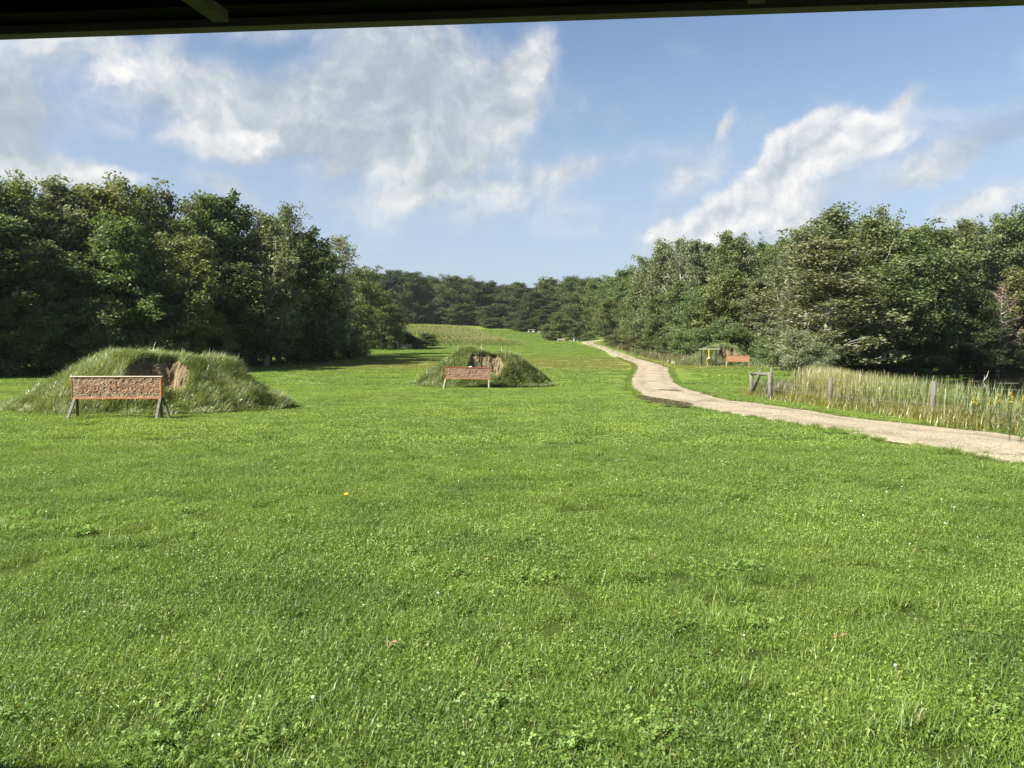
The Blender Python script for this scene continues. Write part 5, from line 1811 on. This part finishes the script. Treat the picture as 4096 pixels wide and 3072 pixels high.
RIGHT = [
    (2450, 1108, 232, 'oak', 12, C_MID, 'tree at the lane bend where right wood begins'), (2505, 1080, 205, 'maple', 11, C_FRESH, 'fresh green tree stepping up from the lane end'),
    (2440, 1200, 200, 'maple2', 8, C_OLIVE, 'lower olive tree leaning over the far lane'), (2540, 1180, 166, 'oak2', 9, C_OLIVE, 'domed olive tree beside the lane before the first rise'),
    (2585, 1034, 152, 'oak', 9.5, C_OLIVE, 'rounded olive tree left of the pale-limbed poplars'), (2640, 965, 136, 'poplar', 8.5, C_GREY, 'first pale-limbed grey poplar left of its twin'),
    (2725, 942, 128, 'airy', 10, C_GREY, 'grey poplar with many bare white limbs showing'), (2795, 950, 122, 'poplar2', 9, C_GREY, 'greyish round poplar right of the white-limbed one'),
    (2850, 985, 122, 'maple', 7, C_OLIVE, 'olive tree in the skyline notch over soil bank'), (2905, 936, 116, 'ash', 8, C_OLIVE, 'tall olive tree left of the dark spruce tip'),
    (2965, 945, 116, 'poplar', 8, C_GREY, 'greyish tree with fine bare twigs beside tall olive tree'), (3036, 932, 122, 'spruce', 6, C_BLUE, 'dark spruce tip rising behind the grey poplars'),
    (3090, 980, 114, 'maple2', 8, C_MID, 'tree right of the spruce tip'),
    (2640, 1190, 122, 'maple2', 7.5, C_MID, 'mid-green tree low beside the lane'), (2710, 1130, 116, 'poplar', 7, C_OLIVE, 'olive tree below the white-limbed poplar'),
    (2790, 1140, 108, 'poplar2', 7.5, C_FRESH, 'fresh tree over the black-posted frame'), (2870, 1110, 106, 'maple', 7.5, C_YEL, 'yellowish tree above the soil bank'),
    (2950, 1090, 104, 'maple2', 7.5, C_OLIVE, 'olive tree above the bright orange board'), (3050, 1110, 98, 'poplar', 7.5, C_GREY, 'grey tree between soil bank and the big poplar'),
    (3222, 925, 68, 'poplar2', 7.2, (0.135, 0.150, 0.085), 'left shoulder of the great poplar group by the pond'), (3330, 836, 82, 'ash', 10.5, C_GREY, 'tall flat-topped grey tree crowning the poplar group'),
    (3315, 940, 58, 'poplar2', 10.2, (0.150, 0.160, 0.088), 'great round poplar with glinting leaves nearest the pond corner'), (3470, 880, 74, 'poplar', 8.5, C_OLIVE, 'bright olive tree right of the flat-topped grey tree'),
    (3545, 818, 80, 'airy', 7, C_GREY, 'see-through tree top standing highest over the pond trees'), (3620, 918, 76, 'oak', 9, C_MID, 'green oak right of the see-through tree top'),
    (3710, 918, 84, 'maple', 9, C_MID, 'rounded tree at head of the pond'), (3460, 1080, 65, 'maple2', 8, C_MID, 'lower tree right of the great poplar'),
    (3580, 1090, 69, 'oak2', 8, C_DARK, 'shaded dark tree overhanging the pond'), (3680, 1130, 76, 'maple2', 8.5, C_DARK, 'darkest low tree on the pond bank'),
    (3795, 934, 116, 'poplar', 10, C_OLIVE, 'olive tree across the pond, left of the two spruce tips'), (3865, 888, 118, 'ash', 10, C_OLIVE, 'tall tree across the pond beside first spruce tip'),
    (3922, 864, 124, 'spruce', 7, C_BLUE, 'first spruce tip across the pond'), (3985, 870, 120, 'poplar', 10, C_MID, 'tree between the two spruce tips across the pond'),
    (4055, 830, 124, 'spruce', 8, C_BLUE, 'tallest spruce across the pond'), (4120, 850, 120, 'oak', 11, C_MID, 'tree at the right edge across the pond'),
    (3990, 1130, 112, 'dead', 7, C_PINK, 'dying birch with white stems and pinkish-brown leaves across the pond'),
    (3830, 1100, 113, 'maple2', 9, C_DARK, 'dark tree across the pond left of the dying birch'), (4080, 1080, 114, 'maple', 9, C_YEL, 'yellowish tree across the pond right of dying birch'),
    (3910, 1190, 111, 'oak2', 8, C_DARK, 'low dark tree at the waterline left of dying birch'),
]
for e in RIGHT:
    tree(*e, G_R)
RB = [(2470, 1335, 168, 'bush', 6, C_OLIVE, 'shrub at the lane side nearest its end'), (2540, 1340, 136, 'bush2', 6, C_BROWN, 'brownish shrub on the lane verge'),
      (2610, 1325, 122, 'bush', 6.5, C_OLIVE, 'olive shrub above the lane bend'), (2690, 1330, 108, 'bush2', 7, C_MID, 'wide shrub above the wide part of the lane'),
      (2755, 1318, 101, 'bush', 6.5, C_FRESH, 'fresh green shrub left of the black-posted frame'), (2830, 1290, 95, 'bush2', 7, C_MID, 'tall shrub behind the black-posted frame'),
      (2905, 1310, 93, 'bush', 6.5, C_FRESH, 'shrub growing on top of the soil bank'), (2985, 1300, 93, 'bush2', 6.5, C_MID, 'shrub behind the bright orange board'),
      (3066, 1352, 80, 'bush', 3.6, C_FRESH, 'leafy shrub right of the bright orange board'), (3122, 1330, 71, 'bush2', 4, C_MID, 'shrub between orange board and silver willow'),
      (3185, 1320, 53, 'willow', 4.4, C_SILVER, 'silvery willow shrub by the fence corner'), (3260, 1370, 52, 'willow', 3.5, C_SILVER, 'second smaller silver willow beside the reeds'),
      (3360, 1330, 58, 'bush', 5, C_MID, 'shrub at the foot of great poplar behind reeds'), (3470, 1350, 60, 'bush2', 6, C_DARK, 'dark shrub drooping over the pond corner'),
      (3600, 1380, 66, 'bush', 6, C_DARK, 'dark overhanging shrub midway along the pond bank'), (3720, 1370, 78, 'bush2', 7, C_DARK, 'dark shrub at the head of the pond'),
      (3800, 1340, 112, 'bush', 8, C_DARK, 'dark shrub across the pond behind the bare branch'), (3910, 1360, 112, 'bush2', 8, C_DARK, 'low dark shrub across the pond'),
      (4010, 1380, 112, 'bush', 8, C_DARK, 'shrub under the dying birch'), (4100, 1350, 112, 'bush2', 8, C_MID, 'shrub on the far bank at right edge')]
for e in RB:
    tree(*e)
for i, (px, d) in enumerate([(2560, 190), (2660, 158), (2750, 144), (2840, 138), (2930, 134), (3010, 134), (3110, 128), (3200, 100), (3300, 104), (3400, 98), (3500, 100), (3600, 104), (3700, 110), (3790, 134), (3870, 136), (3950, 138), (4040, 138), (4130, 136)]):
    top = float(np.interp(px, [2560, 2660, 2760, 2850, 2950, 3100, 3220, 3420, 3640, 3800, 4130], [1085, 1000, 975, 1005, 965, 1000, 890, 865, 935, 945, 860])) + 12 * (i % 2)
    tree(px, top, d, ['maple', 'oak', 'ash', 'poplar', 'oak2'][i % 5], 10, (C_MID, C_OLIVE, C_DARK)[i % 3], 'tree in the back ranks of the right-hand wood', 'back ranks of the right wood')
for i, (px, top, d) in enumerate([(4260, 840, 120), (4400, 820, 118), (4560, 800, 116), (4750, 800, 112), (4250, 1100, 113), (4430, 1120, 112)]):
    tree(px, top, d, ['maple', 'oak', 'ash', 'oak2', 'maple2', 'bush'][i], 11, C_MID, 'tree on the far pond bank beyond the edge of view', 'pond trees beyond the view')

# ------------------------------------------------------------------ shelter the picture is taken from
d0, d1 = 1.255, 1.135                                   # distance of the eave at the left and right edge of the view
pl, pr = at_depth(0, 160, d0), at_depth(4096, 22, d1)
ze = (pl[2] + pr[2]) / 2
e = np.array([pr[0] - pl[0], pr[1] - pl[1]])
yaw = math.atan2(e[1], e[0])
mid = (pl + pr) / 2
sh = thing('shelter_roof', 'dark open shelter roof with pale fascia board hanging over the near lawn', 'shelter', (mid[0], mid[1], 0), yaw)
K = 0.12                                                # the roof drops gently towards the back


def rz_(y):
    return ze + K * y


mb = MB(); mb.box((-7, -0.020, ze), (6, 0.0, ze + 0.115)); put('fascia_board', mb.mesh('fascia_board', M_FASCIA), sh)
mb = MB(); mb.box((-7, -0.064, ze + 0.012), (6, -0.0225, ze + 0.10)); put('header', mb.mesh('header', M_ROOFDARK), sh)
for i in range(-9, 8):
    x = -0.393 + i * 0.787
    a, b = np.array((x, -0.0665, ze + .004)), np.array((x, -3.4, rz_(-3.4) + .004))
    w = .0115
    V = []
    for q in (a, b):
        V += [q + (-w, 0, -.018), q + (w, 0, -.018), q + (w, 0, -.002), q + (-w, 0, -.002)]
    mb = MB(); mb.raw(V, [(3, 2, 1, 0), (4, 5, 6, 7), (0, 1, 5, 4), (1, 2, 6, 5), (2, 3, 7, 6), (3, 0, 4, 7)])
    put('rafter', mb.mesh('rafter', M_RAFTER), sh)
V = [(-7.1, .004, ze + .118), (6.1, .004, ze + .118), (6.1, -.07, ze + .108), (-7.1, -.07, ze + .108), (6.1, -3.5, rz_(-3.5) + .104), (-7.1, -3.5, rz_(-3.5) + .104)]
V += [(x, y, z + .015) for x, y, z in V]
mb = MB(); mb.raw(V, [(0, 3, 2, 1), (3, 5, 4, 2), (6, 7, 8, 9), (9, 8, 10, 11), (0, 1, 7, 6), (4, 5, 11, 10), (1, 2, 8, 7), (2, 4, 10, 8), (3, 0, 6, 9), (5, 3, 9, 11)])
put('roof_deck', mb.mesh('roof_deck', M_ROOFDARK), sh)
for x in (-4.5, -2.2, 2.4, 4.6):
    mb = MB(); mb.box((x - .07, -3.3, -.3), (x + .07, -3.16, rz_(-3.3) + .02)); put('post', mb.mesh('post', M_RAFTER), sh)
for x in (-4.5, 4.6):
    mb = MB(); mb.box((x - .07, -.22, -.3), (x + .07, -.08, ze + .02)); put('post', mb.mesh('post', M_RAFTER), sh)
mb = MB(); mb.box((-6.6, -3.45, -.1), (5.6, -3.4, rz_(-3.4) + .05)); put('added_back_wall', mb.mesh('added_back_wall', M_ROOFDARK), sh)  # unseen wall, added to keep the underside of the roof dark

# ------------------------------------------------------------------ summer haze
M_HAZE, t, out = mat_new("haze")
pv = t.add('ShaderNodeVolumePrincipled')
pv.inputs['Color'].default_value = (0.93, 0.96, 1.0, 1)
pv.inputs['Density'].default_value = 0.00010
pv.inputs['Anisotropy'].default_value = 0.35
t.l.new(pv.outputs[0], out.inputs['Volume'])
mb = MB(); mb.box((-612, -132, -2.6), (612, 1112, 78))
put('haze', mb.mesh('haze', M_HAZE), kind='stuff')
